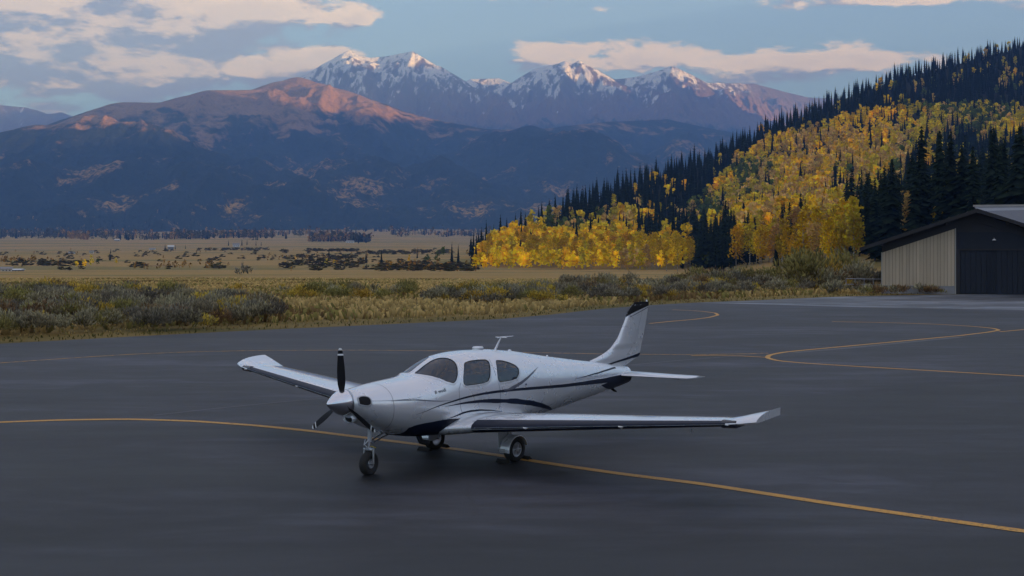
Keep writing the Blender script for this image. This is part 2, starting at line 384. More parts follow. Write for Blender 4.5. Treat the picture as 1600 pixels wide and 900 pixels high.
tag(link('added_shade_ridge', np_mesh('added_shade_ridge', np.stack([Xs.ravel(), Ys_.ravel(), Zs.ravel()], -1), grid_faces(*CC.shape), M_front, True)), kind='structure')




# ================================================================== the aeroplane
# fuselage surface: x forward from the main wheels, y to port, z up; phi in degrees, 0 = widest, 90 = top, -90 = belly
FUS = np.array([ # x, deck/top, bottom, half width, height of max width, n upper, n lower
 (2.90, 1.345, .985, .21, 1.17, 2.0, 2.0), (2.87, 1.365, .96, .24, 1.165, 2.05, 2.05), (2.80, 1.39, .905, .305, 1.15, 2.1, 2.1), (2.65, 1.42, .825, .385, 1.12, 2.2, 2.15), (2.4, 1.445, .715, .455, 1.07, 2.3, 2.25),
 (2.0, 1.475, .585, .535, 1.02, 2.45, 2.4), (1.6, 1.50, .515, .57, .99, 2.5, 2.5), (1.1, 1.53, .49, .595, .97, 2.45, 2.7), (.6, 1.56, .48, .61, .96, 2.4, 2.8),
 (.3, 1.56, .48, .61, .96, 2.4, 2.8), (-.35, 1.56, .48, .60, .96, 2.35, 2.7), (-1.0, 1.55, .50, .56, .97, 2.25, 2.5), (-1.9, 1.50, .565, .46, .98, 2.15, 2.3),
 (-2.9, 1.40, .665, .33, 1.0, 2.1, 2.2), (-3.6, 1.31, .745, .24, 1.0, 2.05, 2.1), (-4.2, 1.22, .815, .165, 1.0, 2.0, 2.0), (-4.7, 1.14, .89, .10, 1.01, 2.0, 2.0), (-5.0, 1.08, .95, .055, 1.015, 2.0, 2.0)])[::-1]
TOP = np.array([(3.2, 1.3), (2.9, 1.335), (2.87, 1.35), (2.80, 1.37), (2.65, 1.385), (2.4, 1.415), (2.0, 1.45), (1.6, 1.485), (1.5, 1.505), (1.4, 1.555), (1.25, 1.635), (1.0, 1.735), (.78, 1.785), (.55, 1.805), (.3, 1.81), (-.35, 1.79), (-1.0, 1.715),
 (-1.9, 1.565), (-2.9, 1.415), (-3.6, 1.32), (-4.2, 1.222), (-4.7, 1.14), (-5.0, 1.08)])[::-1]
def _sm(x, xs, ys):       # smooth (catmull-like) interpolation: average of linear lookups
    s = 0
    for d, w in ((-.12, .12), (-.06, .22), (0, .32), (.06, .22), (.12, .12)): s = s + w * np.interp(x + d, xs, ys)
    return s
def top_z(x): return np.where(x > 2.75, np.interp(x, TOP[:, 0], TOP[:, 1]), _sm(x, TOP[:, 0], TOP[:, 1]))
def fpar(x):
    o = []
    for i in range(2, 7):
        lin = np.interp(x, FUS[:, 0], FUS[:, i]); o.append(np.where((x > 2.7) | (x < -4.85), lin, _sm(x, FUS[:, 0], FUS[:, i])))
    return o
def surf(x, phi):
    x = np.asarray(x, float); ph = np.radians(np.asarray(phi, float))
    zb, w, zw, nu, nl = fpar(x); T = top_z(x)
    c, s = np.cos(ph), np.sin(ph)
    n = np.where(s >= 0, nu, nl)
    y = w * np.sign(c) * np.abs(c) ** (2 / n)
    hz = np.where(s >= 0, T - zw, zw - zb)
    z = zw + hz * np.sign(s) * np.abs(s) ** (2 / n)
    # the windscreen wraps: away from the centre line the roof starts further back
    zt = top_z(np.clip(x + 1.5 * y * y, -9, 3.2)); k = 40.0
    zt = zt + .02
    zmin = -np.log(np.exp(-k * z) + np.exp(-k * zt)) / k
    f = np.clip((x - .2) / .5, 0, 1) * np.clip((2.2 - x) / .4, 0, 1) * (s > 0)
    z = z * (1 - f) + zmin * f
    return np.stack([x + 0 * y, y, z], -1)
def surf_n(x, phi, e=.004):
    a = surf(x + e, phi) - surf(x - e, phi); b = surf(x, np.asarray(phi) + .4) - surf(x, np.asarray(phi) - .4)
    n = np.cross(b, a); L = np.linalg.norm(n, axis=-1, keepdims=True); n = n / np.maximum(L, 1e-9)
    p = surf(x, phi); c = np.stack([p[..., 0], 0 * p[..., 1], p[..., 2] * 0 + 1.05], -1)
    sgn = np.sign(((p - c) * n).sum(-1, keepdims=True)); return n * np.where(sgn == 0, 1, sgn)

YAW = 49.406; PX0, PY0 = -.662, 21.224
plane = bpy.data.objects.new('light_aircraft', None); COL.objects.link(plane)
plane.location = (PX0, PY0, 0.0); plane.rotation_euler = (0, 0, R(180 + YAW))
tag(plane, 'white low-wing single-propeller aeroplane with dark blue swooshes parked on the dark apron', 'aeroplane')

def paintb(N, b, t):
    p = posn(N); n = N.noise(p, 2.2, 3, .5)
    g = N.n('ShaderNodeNewGeometry')
    c = N.mix(n, (.75, .765, .79), (.765, .78, .80))
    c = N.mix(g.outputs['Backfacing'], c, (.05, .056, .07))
    N.put(b, 'Base Color', c); N.put(b, 'Roughness', N.m('ADD', .22, N.m('MULTIPLY', n, .12)))
M_hull = mat('white_hull_paint', paintb, metal=.58, coat=1.0, coat_rough=.04)
def paintc(N, b, t):
    n = N.noise(posn(N), 2.2, 3, .5); N.put(b, 'Base Color', N.mix(n, (.75, .765, .79), (.765, .78, .80))); N.put(b, 'Roughness', N.m('ADD', .22, N.m('MULTIPLY', n, .12)))
M_paint = mat('white_paint', paintc, metal=.5, coat=1.0, coat_rough=.04)
M_navy = mat('navy_paint', color=(.008, .013, .030), rough=.38, spec=.28)
M_greyp = mat('grey_paint', color=(.10, .105, .13), rough=.3, coat=.4)
M_chrome = mat('polished_metal', color=(.78, .79, .82), rough=.14, metal=1.0)
M_steel = mat('brushed_steel', color=(.55, .56, .58), rough=.35, metal=1.0)
M_strutp = mat('grey_enamel', color=(.42, .43, .45), rough=.45)
M_blk = mat('black_satin', color=(.009, .009, .011), rough=.62, spec=.18)
def rubb(N, b, t):
    n = N.noise(posn(N), 60, 3, .6); N.put(b, 'Base Color', N.mix(n, (.010, .010, .011), (.028, .027, .026))); b.inputs['Roughness'].default_value = .8
M_rubber = mat('black_rubber', rubb)
M_dark = mat('dark_opening', color=(.008, .008, .009), rough=.9)
M_seat = mat('grey_leather', color=(.12, .13, .15), rough=.7)
M_panel = mat('instrument_black', color=(.02, .02, .022), rough=.7)
M_wht = mat('white_marking', color=(.8, .8, .8), rough=.4)
M_lens = mat('smoked_lens', color=(.02, .02, .03), rough=.08, coat=1.0)
M_yel = mat('yellow_tag', color=(.55, .42, .03), rough=.6)
def glassb(N, b, t):
    lw = N.n('ShaderNodeFresnel'); lw.inputs['IOR'].default_value = 1.75
    tr = N.n('ShaderNodeBsdfTransparent'); tr.inputs['Color'].default_value = (.22, .27, .34, 1)
    gl = N.n('ShaderNodeBsdfGlossy'); gl.inputs['Roughness'].default_value = .03; gl.inputs['Color'].default_value = (.9, .93, 1, 1)
    mx = N.n('ShaderNodeMixShader'); N.put(mx, 0, N.m('ADD', lw.outputs[0], .02)); t.links.new(tr.outputs[0], mx.inputs[1]); t.links.new(gl.outputs[0], mx.inputs[2])
    t.links.new(mx.outputs[0], t.nodes['Material Output'].inputs['Surface'])
M_glass = mat('tinted_glass', glassb)

def part(name, V, Fc, m, parent, smooth=True):
    me = mesh(name, V, Fc, m, smooth)
    if m is not M_glass:
        bm = bmesh.new(); bm.from_mesh(me); bmesh.ops.recalc_face_normals(bm, faces=bm.faces); bm.to_mesh(me); bm.free()
    else:
        c = sum((p.center for p in me.polygons), Vector()) / len(me.polygons); n = sum((p.normal for p in me.polygons), Vector())
        if n.dot(c - Vector((c.x, 0, 1.0))) < 0: me.flip_normals()
    if smooth: me.set_sharp_from_angle(angle=R(38))
    return link(name, me, parent)
def join(parts):
    V, Fc = [], []
    for v, f in parts:
        k = len(V); V += [tuple(p) for p in v]; Fc += [tuple(i + k for i in q) for q in f]
    return V, Fc
def tube(pts, rads, n=14, cap=True, sq=None):
    """a round bar through points with a radius at each"""
    P = [Vector(p) for p in pts]; V = []; Fc = []
    if not hasattr(rads, '__len__'): rads = [rads] * len(P)
    up = None
    for i, p in enumerate(P):
        d = (P[min(i + 1, len(P) - 1)] - P[max(i - 1, 0)]).normalized()
        if up is None: up = Vector((0, 0, 1)) if abs(d.z) < .9 else Vector((1, 0, 0))
        a = d.cross(up).normalized(); b = a.cross(d).normalized(); up = b
        for k in range(n):
            w = 2 * math.pi * k / n; V.append(p + (a * math.cos(w) * (sq or 1) + b * math.sin(w)) * rads[i])
    for i in range(len(P) - 1):
        for k in range(n): Fc.append((i * n + k, i * n + (k + 1) % n, (i + 1) * n + (k + 1) % n, (i + 1) * n + k))
    if cap: Fc += [tuple(range(n))[::-1], tuple(range((len(P) - 1) * n, len(P) * n))]
    return V, Fc
def lathe(prof, axis_o, axis_d, n=36):
    """prof: (distance along the axis, radius)"""
    o = Vector(axis_o); d = Vector(axis_d).normalized(); u = Vector((0, 0, 1)) if abs(d.z) < .9 else Vector((1, 0, 0))
    a = d.cross(u).normalized(); b = a.cross(d); V = []; Fc = []
    for (h, r) in prof:
        for k in range(n):
            w = 2 * math.pi * k / n; V.append(o + d * h + (a * math.cos(w) + b * math.sin(w)) * r)
    for i in range(len(prof) - 1):
        for k in range(n): Fc.append((i * n + k, i * n + (k + 1) % n, (i + 1) * n + (k + 1) % n, (i + 1) * n + k))
    return V, Fc
def rbox(lo, hi, bev=.01):
    bm = bmesh.new(); bmesh.ops.create_cube(bm, size=1)
    for v in bm.verts: v.co = Vector([(lo[i] + hi[i]) / 2 + v.co[i] * (hi[i] - lo[i]) for i in range(3)])
    if bev: bmesh.ops.bevel(bm, geom=bm.edges[:], offset=bev, segments=2, affect='EDGES', profile=.5)
    bm.verts.index_update(); V = [v.co.copy() for v in bm.verts]; Fc = [[v.index for v in f.verts] for f in bm.faces]; bm.free(); return V, Fc

# window outlines on the hull as (x, phi)
DOORW = [(0.627, 52.5), (0.494, 53.8), (0.262, 53.7), (0.12, 53.0), (0.075, 48.6), (0.125, 37.5), (0.19, 26.5), (0.26, 21.4), (0.39, 19.8), (0.622, 19.6), (0.80, 19.8), (0.855, 22.8), (0.82, 31.4), (0.72, 45.4), (.68, 50.5)]
REARW = [(-0.138, 50.5), (-0.262, 49.3), (-0.42, 45.6), (-0.563, 41.0), (-0.618, 35.4), (-0.593, 28.9), (-0.504, 22.1), (-0.356, 20.0), (-0.148, 19.1), (-0.02, 18.9), (0.015, 22.0), (-.015, 32.1), (-0.07, 44.0), (-.10, 49)]
WINDW = [(1.475, 86.5), (1.373, 86.5), (1.23, 86.5), (1.077, 86), (0.97, 83), (0.894, 75.8), (0.85, 66.1), (0.838, 56.8), (0.86, 48.2), (0.924, 36.8), (1.0, 29.0), (1.072, 27.0), (1.20, 33.8), (1.335, 49.0), (1.428, 66.8), (1.47, 80)]
def resample(poly, n, closed=True):
    P = np.array(poly, float); 
    if closed: P = np.vstack([P, P[:1]])
    sc = np.array([1, .009]); d = np.r_[0, np.cumsum(np.linalg.norm(np.diff(P * sc, axis=0), axis=1))]
    t = np.linspace(0, d[-1], n + (1 if closed else 0)); t = t[:-1] if closed else t
    P2 = np.stack([np.interp(t, d, P[:, 0]), np.interp(t, d, P[:, 1])], -1)
    for _ in range(2 if closed else 0): P2 = (np.roll(P2, 1, 0) + 2 * P2 + np.roll(P2, -1, 0)) / 4
    if not closed:
        for _ in range(2): P2[1:-1] = (P2[:-2] + 2 * P2[1:-1] + P2[2:]) / 4
    return P2
def hull_pts(xp, off, mirror):
    p = surf(xp[..., 0], xp[..., 1]) + surf_n(xp[..., 0], xp[..., 1]) * off
    if mirror: p = p * np.array([1, -1, 1])
    return p
def grow(P, m):
    """outline moved outwards by m metres along the hull"""
    c = P.mean(0); e = .5
    ds = np.linalg.norm(surf(P[:, 0], P[:, 1] + e) - surf(P[:, 0], P[:, 1] - e), axis=-1) / (2 * e)
    T = np.roll(P, -1, 0) - np.roll(P, 1, 0); Tm = np.stack([T[:, 0], T[:, 1] * ds], -1); N_ = np.stack([Tm[:, 1], -Tm[:, 0]], -1)
    N_ /= np.linalg.norm(N_, axis=1, keepdims=True) + 1e-9
    out = (P - c) * np.stack([np.ones(len(P)), ds], -1); 
    N_ *= np.sign((N_ * out).sum(1).mean())
    return P + np.stack([N_[:, 0] * m, N_[:, 1] * m / ds], -1)
def pane(poly, off, mirror, rings=9, n=110):
    P = resample(poly, n); c = P.mean(0); V = []; Fc = []
    for i in range(rings):
        V += list(hull_pts(c + (P - c) * (1 - i / rings), off, mirror))
    V += list(hull_pts(c[None], off, mirror))
    for i in range(rings - 1):
        for k in range(n): Fc.append((i * n + k, i * n + (k + 1) % n, (i + 1) * n + (k + 1) % n, (i + 1) * n + k))
    for k in range(n): Fc.append(((rings - 1) * n + k, (rings - 1) * n + (k + 1) % n, rings * n))
    if mirror: Fc = [f[::-1] for f in Fc]
    return V, Fc
def rim(poly, a, b, mirror, off=.007, n=110):
    P = resample(poly, n); V = []; Fc = []
    offs = [(a, -.004), (a, off), (a + (b - a) * .6, off), (b, off * .5), (b + .004, -.004)]
    for (m_, o_) in offs: V += list(hull_pts(grow(P, m_), o_, mirror))
    for i in range(len(offs) - 1):
        for k in range(n): Fc.append((i * n + k, i * n + (k + 1) % n, (i + 1) * n + (k + 1) % n, (i + 1) * n + k))
    if mirror: Fc = [f[::-1] for f in Fc]
    return V, Fc
def inside(P, q):
    x, y = q[..., 0], q[..., 1]; c = np.zeros(x.shape, bool); n = len(P)
    for i in range(n):
        x1, y1 = P[i]; x2, y2 = P[(i + 1) % n]
        with np.errstate(divide='ignore', invalid='ignore'):
            c ^= ((y1 > y) != (y2 > y)) & (x < (x2 - x1) * (y - y1) / (y2 - y1 + 1e-12) + x1)
    return c

# --- fuselage skin, open where the windows are
xs = np.concatenate([np.linspace(-4.5, 2.6, 361), np.linspace(2.62, 2.9, 22)])
ph = np.linspace(-180, 180, 161)[:-1]
PHI = (ph + 180) % 360 - 180
XX, PP = np.meshgrid(xs, ph, indexing='ij')
PV = surf(XX, PP); nr, nc = XX.shape
side_phi = np.where(np.abs(PP) > 90, np.sign(PP) * 180 - PP, PP)            # both sides alike
hole = np.zeros(XX.shape, bool)
for w in (DOORW, REARW, WINDW): hole |= inside(resample(w, 110), np.stack([XX, side_phi], -1))
i = np.arange(nr - 1)[:, None] * nc; j = np.arange(nc)[None, :]; j2 = (j + 1) % nc
Q = np.stack([i + j, i + nc + j, i + nc + j2, i + j2], -1).reshape(-1, 4)
hv = hole.ravel(); Q = Q[~hv[Q].any(1)]
fm = np_mesh('fuselage', PV.reshape(-1, 3), Q[:, ::-1], M_hull, True)
bm = bmesh.new(); bm.from_mesh(fm); bmesh.ops.recalc_face_normals(bm, faces=bm.faces)
bm.faces.ensure_lookup_table()
f0 = max(bm.faces, key=lambda f: f.calc_center_median().y)
if f0.normal.y < 0: bmesh.ops.reverse_faces(bm, faces=bm.faces)
for v in [v for v in bm.verts if not v.link_faces]: bm.verts.remove(v)
bm.to_mesh(fm); bm.free()
fus = link('fuselage', fm, plane)
# nose bulkhead and tail cap close the tube
fr = surf(np.full(nc, 2.9), ph); tl = surf(np.full(nc, -4.5), ph)
part('nose_bulkhead', list(fr) + [fr.mean(0) + np.array([.004, 0, 0])], [(k, (k + 1) % nc, nc) for k in range(nc)], M_greyp, fus)
part('tail_bulkhead', list(tl) + [tl.mean(0) - np.array([.05, 0, 0])], [((k + 1) % nc, k, nc) for k in range(nc)], M_navy, fus)

for mir in (False, True):
    for nm, poly in (('window', DOORW), ('window', REARW), ('windscreen', WINDW)):
        V, Fc = pane(poly, -.002, mir); w = part(nm, V, Fc, M_glass, plane)
        V, Fc = rim(poly, -.008, .004, mir, .004); part('seal', V, Fc, M_rubber, w)
        V, Fc = rim(poly, .0045, .034, mir, .006); part('frame', V, Fc, M_paint, w)
# livery: thin paint strips laid on the hull
def strip(pts, wid, off, mirror, n=60, cross=4):
    P = resample(pts, n, False); wd = np.interp(np.linspace(0, 1, n), np.linspace(0, 1, len(wid)), wid)
    e = .5; ds = np.linalg.norm(surf(P[:, 0], P[:, 1] + e) - surf(P[:, 0], P[:, 1] - e), axis=-1) / (2 * e)
    T = np.gradient(P, axis=0); Tm = np.stack([T[:, 0], T[:, 1] * ds], -1); N_ = np.stack([-Tm[:, 1], Tm[:, 0]], -1); N_ /= np.linalg.norm(N_, axis=1, keepdims=True) + 1e-9
    V = []
    for c in range(cross + 1):
        k = (c / cross - .5) * wd; V += list(hull_pts(P + np.stack([N_[:, 0] * k, N_[:, 1] * k / ds], -1), off, mirror))
    Fc = [(c * n + i, c * n + i + 1, (c + 1) * n + i + 1, (c + 1) * n + i) for c in range(cross) for i in range(n - 1)]
    return V, Fc
S1 = [(1.912, -6.5), (1.719, -1.1), (1.378, 3.8), (0.948, 6.8), (0.573, 8.4), (0.178, 8.9), (-0.326, 8.9), (-0.87, 8.2), (-1.472, 7.2), (-2.347, 4.9), (-3.048, 2.1), (-3.666, -1), (-4.3, -4)]
S2 = [(1.30, 1.4), (1.023, 2.2), (0.805, 2.6), (0.499, 2.4), (0.183, 1.4), (-0.148, 0.0), (-0.494, -2.8), (-0.87, -9.5), (-1.196, -20.2), (-1.551, -37.4), (-1.75, -55)]
S3 = [(-0.10, 8.9), (-0.242, 9.8), (-0.42, 12.2), (-0.613, 16.2), (-0.82, 22.4), (-1.003, 29.3), (-1.176, 37.0), (-1.23, 39)]
S4 = [(2.361, 16.5), (2.144, 17.2), (1.902, 15.8), (1.645, 12.1), (1.378, 8.0), (1.166, 6.5)]
S5 = [(1.25, -15), (1.003, -9.0), (0.889, -6.4), (0.726, -5.0), (0.499, -5.2), (0.207, -8.3), (-0.079, -14.1)]
TAILL = [(-2.317, 15.2), (-2.717, 18.2), (-3.216, 25.6), (-3.62, 36), (-3.95, 50)]
for mir in (False, True):
    for pts, wd, m_ in ((S1, [.004, .026, .04, .046, .052, .062, .10, .13], M_navy), (S2, [.004, .035, .062, .075, .085, .08, .04], M_navy), (S3, [.002, .055, .05, .04, .025, .003], M_greyp),
                        (S4, [.003, .018, .02, .012, .003], M_greyp), (S5, [.004, .03, .03, .02, .004], M_navy), (TAILL, [.003, .02, .03, .035], M_navy)):
        V, Fc = strip(pts, wd, .003, mir); part('paint_stripe', V, Fc, m_, plane)
    # dark belly: everything under a rising line
    n = 70; bx = np.linspace(2.02, -1.0, n); bl = np.interp(bx, [-1.0, -.6, 0, .9, 1.16, 1.43, 1.69, 1.87, 1.99, 2.02], [-62, -40, -30, -16, -15, -17.5, -22, -28, -38, -60])
    V = []; 
    for c in range(11): V += list(hull_pts(np.stack([bx, bl + (-92 - bl) * c / 10], -1), .0028 if c < 10 else .0028, mir))
    Fc = [(c * n + i, c * n + i + 1, (c + 1) * n + i + 1, (c + 1) * n + i) for c in range(10) for i in range(n - 1)]
    part('belly_paint', V, Fc, M_navy, plane)
    # dark tail cone end under the tailplane
    bx = np.linspace(-3.3, -4.497, 30); V = []
    for c in range(8): V += list(hull_pts(np.stack([bx, np.interp(bx, [-4.5, -4.2, -3.8, -3.3], [12, 3, -6, -12]) + (np.interp(bx, [-4.5, -4.2, -3.8, -3.3], [-91, -91, -60, -14]) - np.interp(bx, [-4.5, -4.2, -3.8, -3.3], [12, 3, -6, -12])) * c / 7], -1), .0026, mir))
    part('tail_paint', V, [(c * 30 + i, c * 30 + i + 1, (c + 1) * 30 + i + 1, (c + 1) * 30 + i) for c in range(7) for i in range(29)], M_navy, plane)
    # door and cowling gaps
    for pts in ([(.98, 8), (.97, 18), (.90, 25)], [(.98, 8), (.96, 0), (.9, -8)], [(-.02, 8), (-.01, 0), (.02, -8)], [(.035, 54), (.045, 30), (-.02, 8)], [(2.32, 85), (2.32, 40), (2.32, 0), (2.32, -60)]):
        V, Fc = strip(pts, [.006, .006], .0018, mir, 24, 1); part('panel_gap', V, Fc, M_greyp, plane)
    V, Fc = strip([(2.86, 17), (2.4, 18), (1.8, 19.5)], [.006, .006], .0018, mir, 24, 1); part('panel_gap', V, Fc, M_greyp, plane)
    V, Fc = lathe([(0, .018), (.006, .018), (.008, 0)], hull_pts(np.array([[-.731, 13.5]]), 0, mir)[0], (0, -1 if mir else 1, 0), 10); part('static_port', V, Fc, M_greyp, plane)
    # cowling intake
    sg = -1 if mir else 1
    IN = [(2.845, 2), (2.845, 30), (2.80, 36), (2.72, 34), (2.685, 24), (2.69, 8), (2.74, 0)]
    V, Fc = pane(IN, .004, mir, 4, 28); it = part('intake', V, Fc, M_dark, plane)
    V, Fc = rim(IN, -.004, .014, mir, .012, 36); part('intake_lip', V, Fc, M_strutp, it)
# chin scoop
V, Fc = lathe([(-.25, .05), (-.05, .105), (.0, .10), (.012, .085), (.0, .075), (-.12, .06)], (2.86, .02, .90), (1, 0, -.12), 28)
V = [(2.84 + (v[0] - 2.84), v[1] * 1.2, .93 + (v[2] - .90) * .75) for v in V]; sc_ = part('chin_scoop', V, Fc, M_paint, plane)
V, Fc = lathe([(0, .001), (0, .073)], (2.83, .015, .903), (1, 0, -.12), 24); part('scoop_opening', [(v[0] + .012, v[1] * 1.25, .93 + (v[2] - .90) * .85) for v in V], Fc, M_dark, sc_)
V, Fc = tube([(1.55, .22, .56), (1.5, .24, .44), (1.35, .25, .40)], .045, 14); part('exhaust_pipe', V, Fc, M_dark, plane)

# lettering on the cowling side and fin (flat print)
def print_text(txt, size, place, m_, name, parent):
    cu = bpy.data.curves.new(name, 'FONT'); cu.body = txt; cu.size = size; cu.resolution_u = 2
    ob = bpy.data.objects.new(name, cu); COL.objects.link(ob)
    dg = bpy.context.evaluated_depsgraph_get(); me = bpy.data.meshes.new_from_object(ob.evaluated_get(dg)); bpy.data.objects.remove(ob)
    for v in me.vertices: v.co = Vector(place(v.co.x, v.co.y))
    me.materials.clear(); me.materials.append(m_); me.name = name; return link(name, me, parent)
def on_hull(x0, p0, mir):
    def f(u, v):
        x = x0 + (u if mir else -u); q = hull_pts(np.array([[x, p0 + v * 95 + (x - x0) * 8]]), .004, mir)[0]; return tuple(q)
    return f
print_text('B wudi', .085, on_hull(1.49, 21.5, False), M_navy, 'cowling_lettering', plane)

# --- wings
def foil(t, n=22):
    u = (1 - np.cos(np.linspace(0, np.pi, n))) / 2
    th_ = 5 * t * (.2969 * np.sqrt(u) - .126 * u - .3516 * u ** 2 + .2843 * u ** 3 - .1036 * u ** 4)
    cam_ = .022 * (1 - ((u - .4) / .6) ** 2) * (u > .4) + .022 * (2 * u / .4 - (u / .4) ** 2) * (u <= .4)
    up = np.stack([u, cam_ + th_], -1); lo = np.stack([u, cam_ - th_], -1)
    return np.vstack([up[::-1], lo[1:-1]])          # from the trailing edge over the top to the nose and back underneath
WS = {1: .94, -1: 1.03}; ZD = {1: .075, -1: .0}
def wing_par(y):
    le = np.interp(y, [0, .45, .62, .85, 1.2, 5.4, 5.75, 5.96], [1.30, 1.28, 1.16, 1.05, .98, .42, .39, .29])
    te = np.interp(y, [0, 1.2, 5.7, 5.96], [-.82, -.76, -.44, -.40])
    z = np.interp(y, [0, .55, 5.96], [.60, .635, 1.17])
    th_ = np.interp(y, [0, .6, .9, 2.0, 5.5, 5.8, 5.96], [.165, .16, .155, .15, .125, .12, .10])
    return le, te, z, th_
def wing_section(y, sg, n=22):
    le, te, z, th_ = wing_par(y); c = le - te; f = foil(th_, n); k = max(0, (y - 5.45) / .51); f[:n, 1] += .075 * k * f[:n, 0]; f[n:, 1] -= .075 * k * f[n:, 0]
    lift = .085 * k ** 1.2 * np.clip(f[:, 0], 0, 1) ** .8 + .02 * k
    return np.stack([le - f[:, 0] * c, np.full(len(f), sg * y * WS[sg]), z - ZD[sg] * (y / 5.96) + f[:, 1] * c + lift - .035 * (f[:, 0] - .3) * 0], -1)
def skin(ys, sg, u0=None):
    secs = [wing_section(y, sg) for y in ys]; m_ = len(secs[0]); V = np.vstack(secs); Fc = []
    for i in range(len(ys) - 1):
        for k in range(m_):
            f = (i * m_ + k, i * m_ + (k + 1) % m_, (i + 1) * m_ + (k + 1) % m_, (i + 1) * m_ + k); Fc.append(f if sg > 0 else f[::-1])
    e = (len(ys) - 1) * m_
    Fc.append(tuple(range(e, e + m_)) if sg > 0 else tuple(range(e, e + m_))[::-1])
    return V, Fc
def wing_patch(sg, y0, y1, a, b, top, off, ny=24, nu=6, taper=0.0):
    """a thin skin between chord fractions a and b of the upper (top) or lower surface"""
    V = []
    for y in np.linspace(y0, y1, ny):
        le, te, z, th_ = wing_par(y); c = le - te; k = max(0, (y - 5.45) / .51)
        for u in np.linspace(a, b, nu):
            t_ = 5 * th_ * (.2969 * math.sqrt(max(u, 0)) - .126 * u - .3516 * u * u + .2843 * u ** 3 - .1036 * u ** 4)
            cm = .022 * (1 - ((u - .4) / .6) ** 2) if u > .4 else .022 * (2 * u / .4 - (u / .4) ** 2)
            s_ = 1 if top else -1
            V.append((le - u * c + (off if u < .02 else 0), sg * y * WS[sg], z + (cm + s_ * t_) * c + s_ * off - ZD[sg] * (y / 5.96) + .085 * k ** 1.2 * u ** .8 + .02 * k))
    Fc = [(i * nu + j, i * nu + j + 1, (i + 1) * nu + j + 1, (i + 1) * nu + j) for i in range(ny - 1) for j in range(nu - 1)]
    return V, Fc
ysw = np.concatenate([np.linspace(0, .6, 5), np.linspace(.7, 5.4, 24), np.linspace(5.45, 5.96, 12)])
for sg in (1, -1):
    V, Fc = skin(ysw, sg); wing = part('wing', V, Fc, M_paint, plane)
    V, Fc = join([wing_patch(sg, .95, 5.5, 0.0, .10, False, .003, 30, 8), wing_patch(sg, .95, 5.5, 0.0, .085, True, .003, 30, 12)]); part('leading_edge_band', V, Fc, M_navy, wing)
    for (a, b, u, v, nm) in ((.75, 3.1, .76, .765, 'flap_gap'), (3.15, 5.4, .78, .785, 'aileron_gap')):
        V, Fc = join([wing_patch(sg, a, b, u, v, True, .0025, 20, 2), wing_patch(sg, a, b, u, v, False, .0025, 20, 2)]); part(nm, V, Fc, M_greyp, wing)
    for y in (.75, 3.12, 5.4): V, Fc = wing_patch(sg, y, y + .006, .76, .99, True, .0025, 2, 8); part('hinge_gap', V, Fc, M_greyp, wing)
    V, Fc = wing_patch(sg, 1.9, 1.9 + .10, .30, .36, True, .004, 3, 4); part('fuel_cap', V, Fc, M_steel, wing)
    for y in (2.0, 3.75):
        le, te, z, th_ = wing_par(y); z -= ZD[sg] * y / 5.96; part('stall_strip', [(le - .02, sg * WS[sg] * (y - .09), z + .02), (le - .02, sg * WS[sg] * (y + .09), z - .0), (le + .028, sg * WS[sg] * y, z - .012), (le - .04, sg * WS[sg] * y, z - .05)], [(0, 1, 2), (0, 2, 3), (1, 3, 2), (0, 3, 1)], M_wht, wing, False)
    le, te, z, th_ = wing_par(5.52); z -= ZD[sg] * .92
    V, Fc = tube([(le - .16, sg * WS[sg] * 5.42, z + .0), (le - .055, sg * WS[sg] * 5.45, z + .0), (le - .06, sg * WS[sg] * 5.66, z + .008), (le - .2, sg * WS[sg] * 5.70, z + .012)], [.045, .062, .055, .03], 14); nl = part('navigation_light', V, Fc, M_lens, wing)
    V, Fc = tube([(le + .002, sg * WS[sg] * 5.52, z), (le + .008, sg * WS[sg] * 5.56, z)], [.012, .012], 8); part('lamp', V, Fc, M_wht, nl)
    V, Fc = tube([(le - .28, sg * 3.2, z - .30), (le - .28, sg * 3.2, z - .42)], .008, 8)
    V, Fc = tube([(-.1, sg * 4.3, .86), (-.1, sg * 4.3, .80)], [.012, .01], 8); part('tie_down_ring', V, Fc, M_steel, wing)
# --- tail
FINO = dict(z=[1.18, 1.36, 1.43, 1.50, 1.58, 1.75, 2.05, 2.25, 2.36, 2.43], le=[-3.2, -3.25, -3.58, -3.80, -3.98, -4.20, -4.41, -4.54, -4.65, -4.78], te=[-4.40, -4.93, -4.97, -4.99, -5.01, -5.08, -5.18, -5.23, -5.26, -5.26])
def fin_sec(z, grow_=0.0, n=14, te_add=0):
    le = np.interp(z, FINO['z'], FINO['le']); te = np.interp(z, FINO['z'], FINO['te']) + te_add; c = le - te
    f = foil(.11 if z > 1.7 else .11 - .05 * (1.7 - z) / .4, n); f[:, 1] -= np.interp(f[:, 0], f[:, 0][:n][::-1], (f[:n, 1] + np.r_[f[n - 1:, 1], f[0, 1]])[::-1] / 2) if False else 0
    u = f[:, 0]; s_ = np.r_[np.ones(n), -np.ones(len(f) - n)]
    t_ = 5 * (.10 if z > 1.6 else .065) * (.2969 * np.sqrt(u) - .126 * u - .3516 * u ** 2 + .2843 * u ** 3 - .1036 * u ** 4)
    if z > 2.38: t_ = t_ * .6
    return np.stack([le - u * c, s_ * (t_ * c + grow_), np.full(len(f), z)], -1)
def loft(secs, cap0=False, cap1=True):
    m_ = len(secs[0]); V = np.vstack(secs); Fc = []
    for i in range(len(secs) - 1):
        for k in range(m_): Fc.append((i * m_ + k, i * m_ + (k + 1) % m_, (i + 1) * m_ + (k + 1) % m_, (i + 1) * m_ + k))
    if cap1: Fc.append(tuple(range((len(secs) - 1) * m_, len(secs) * m_)))
    if cap0: Fc.append(tuple(range(m_))[::-1])
    return V, Fc
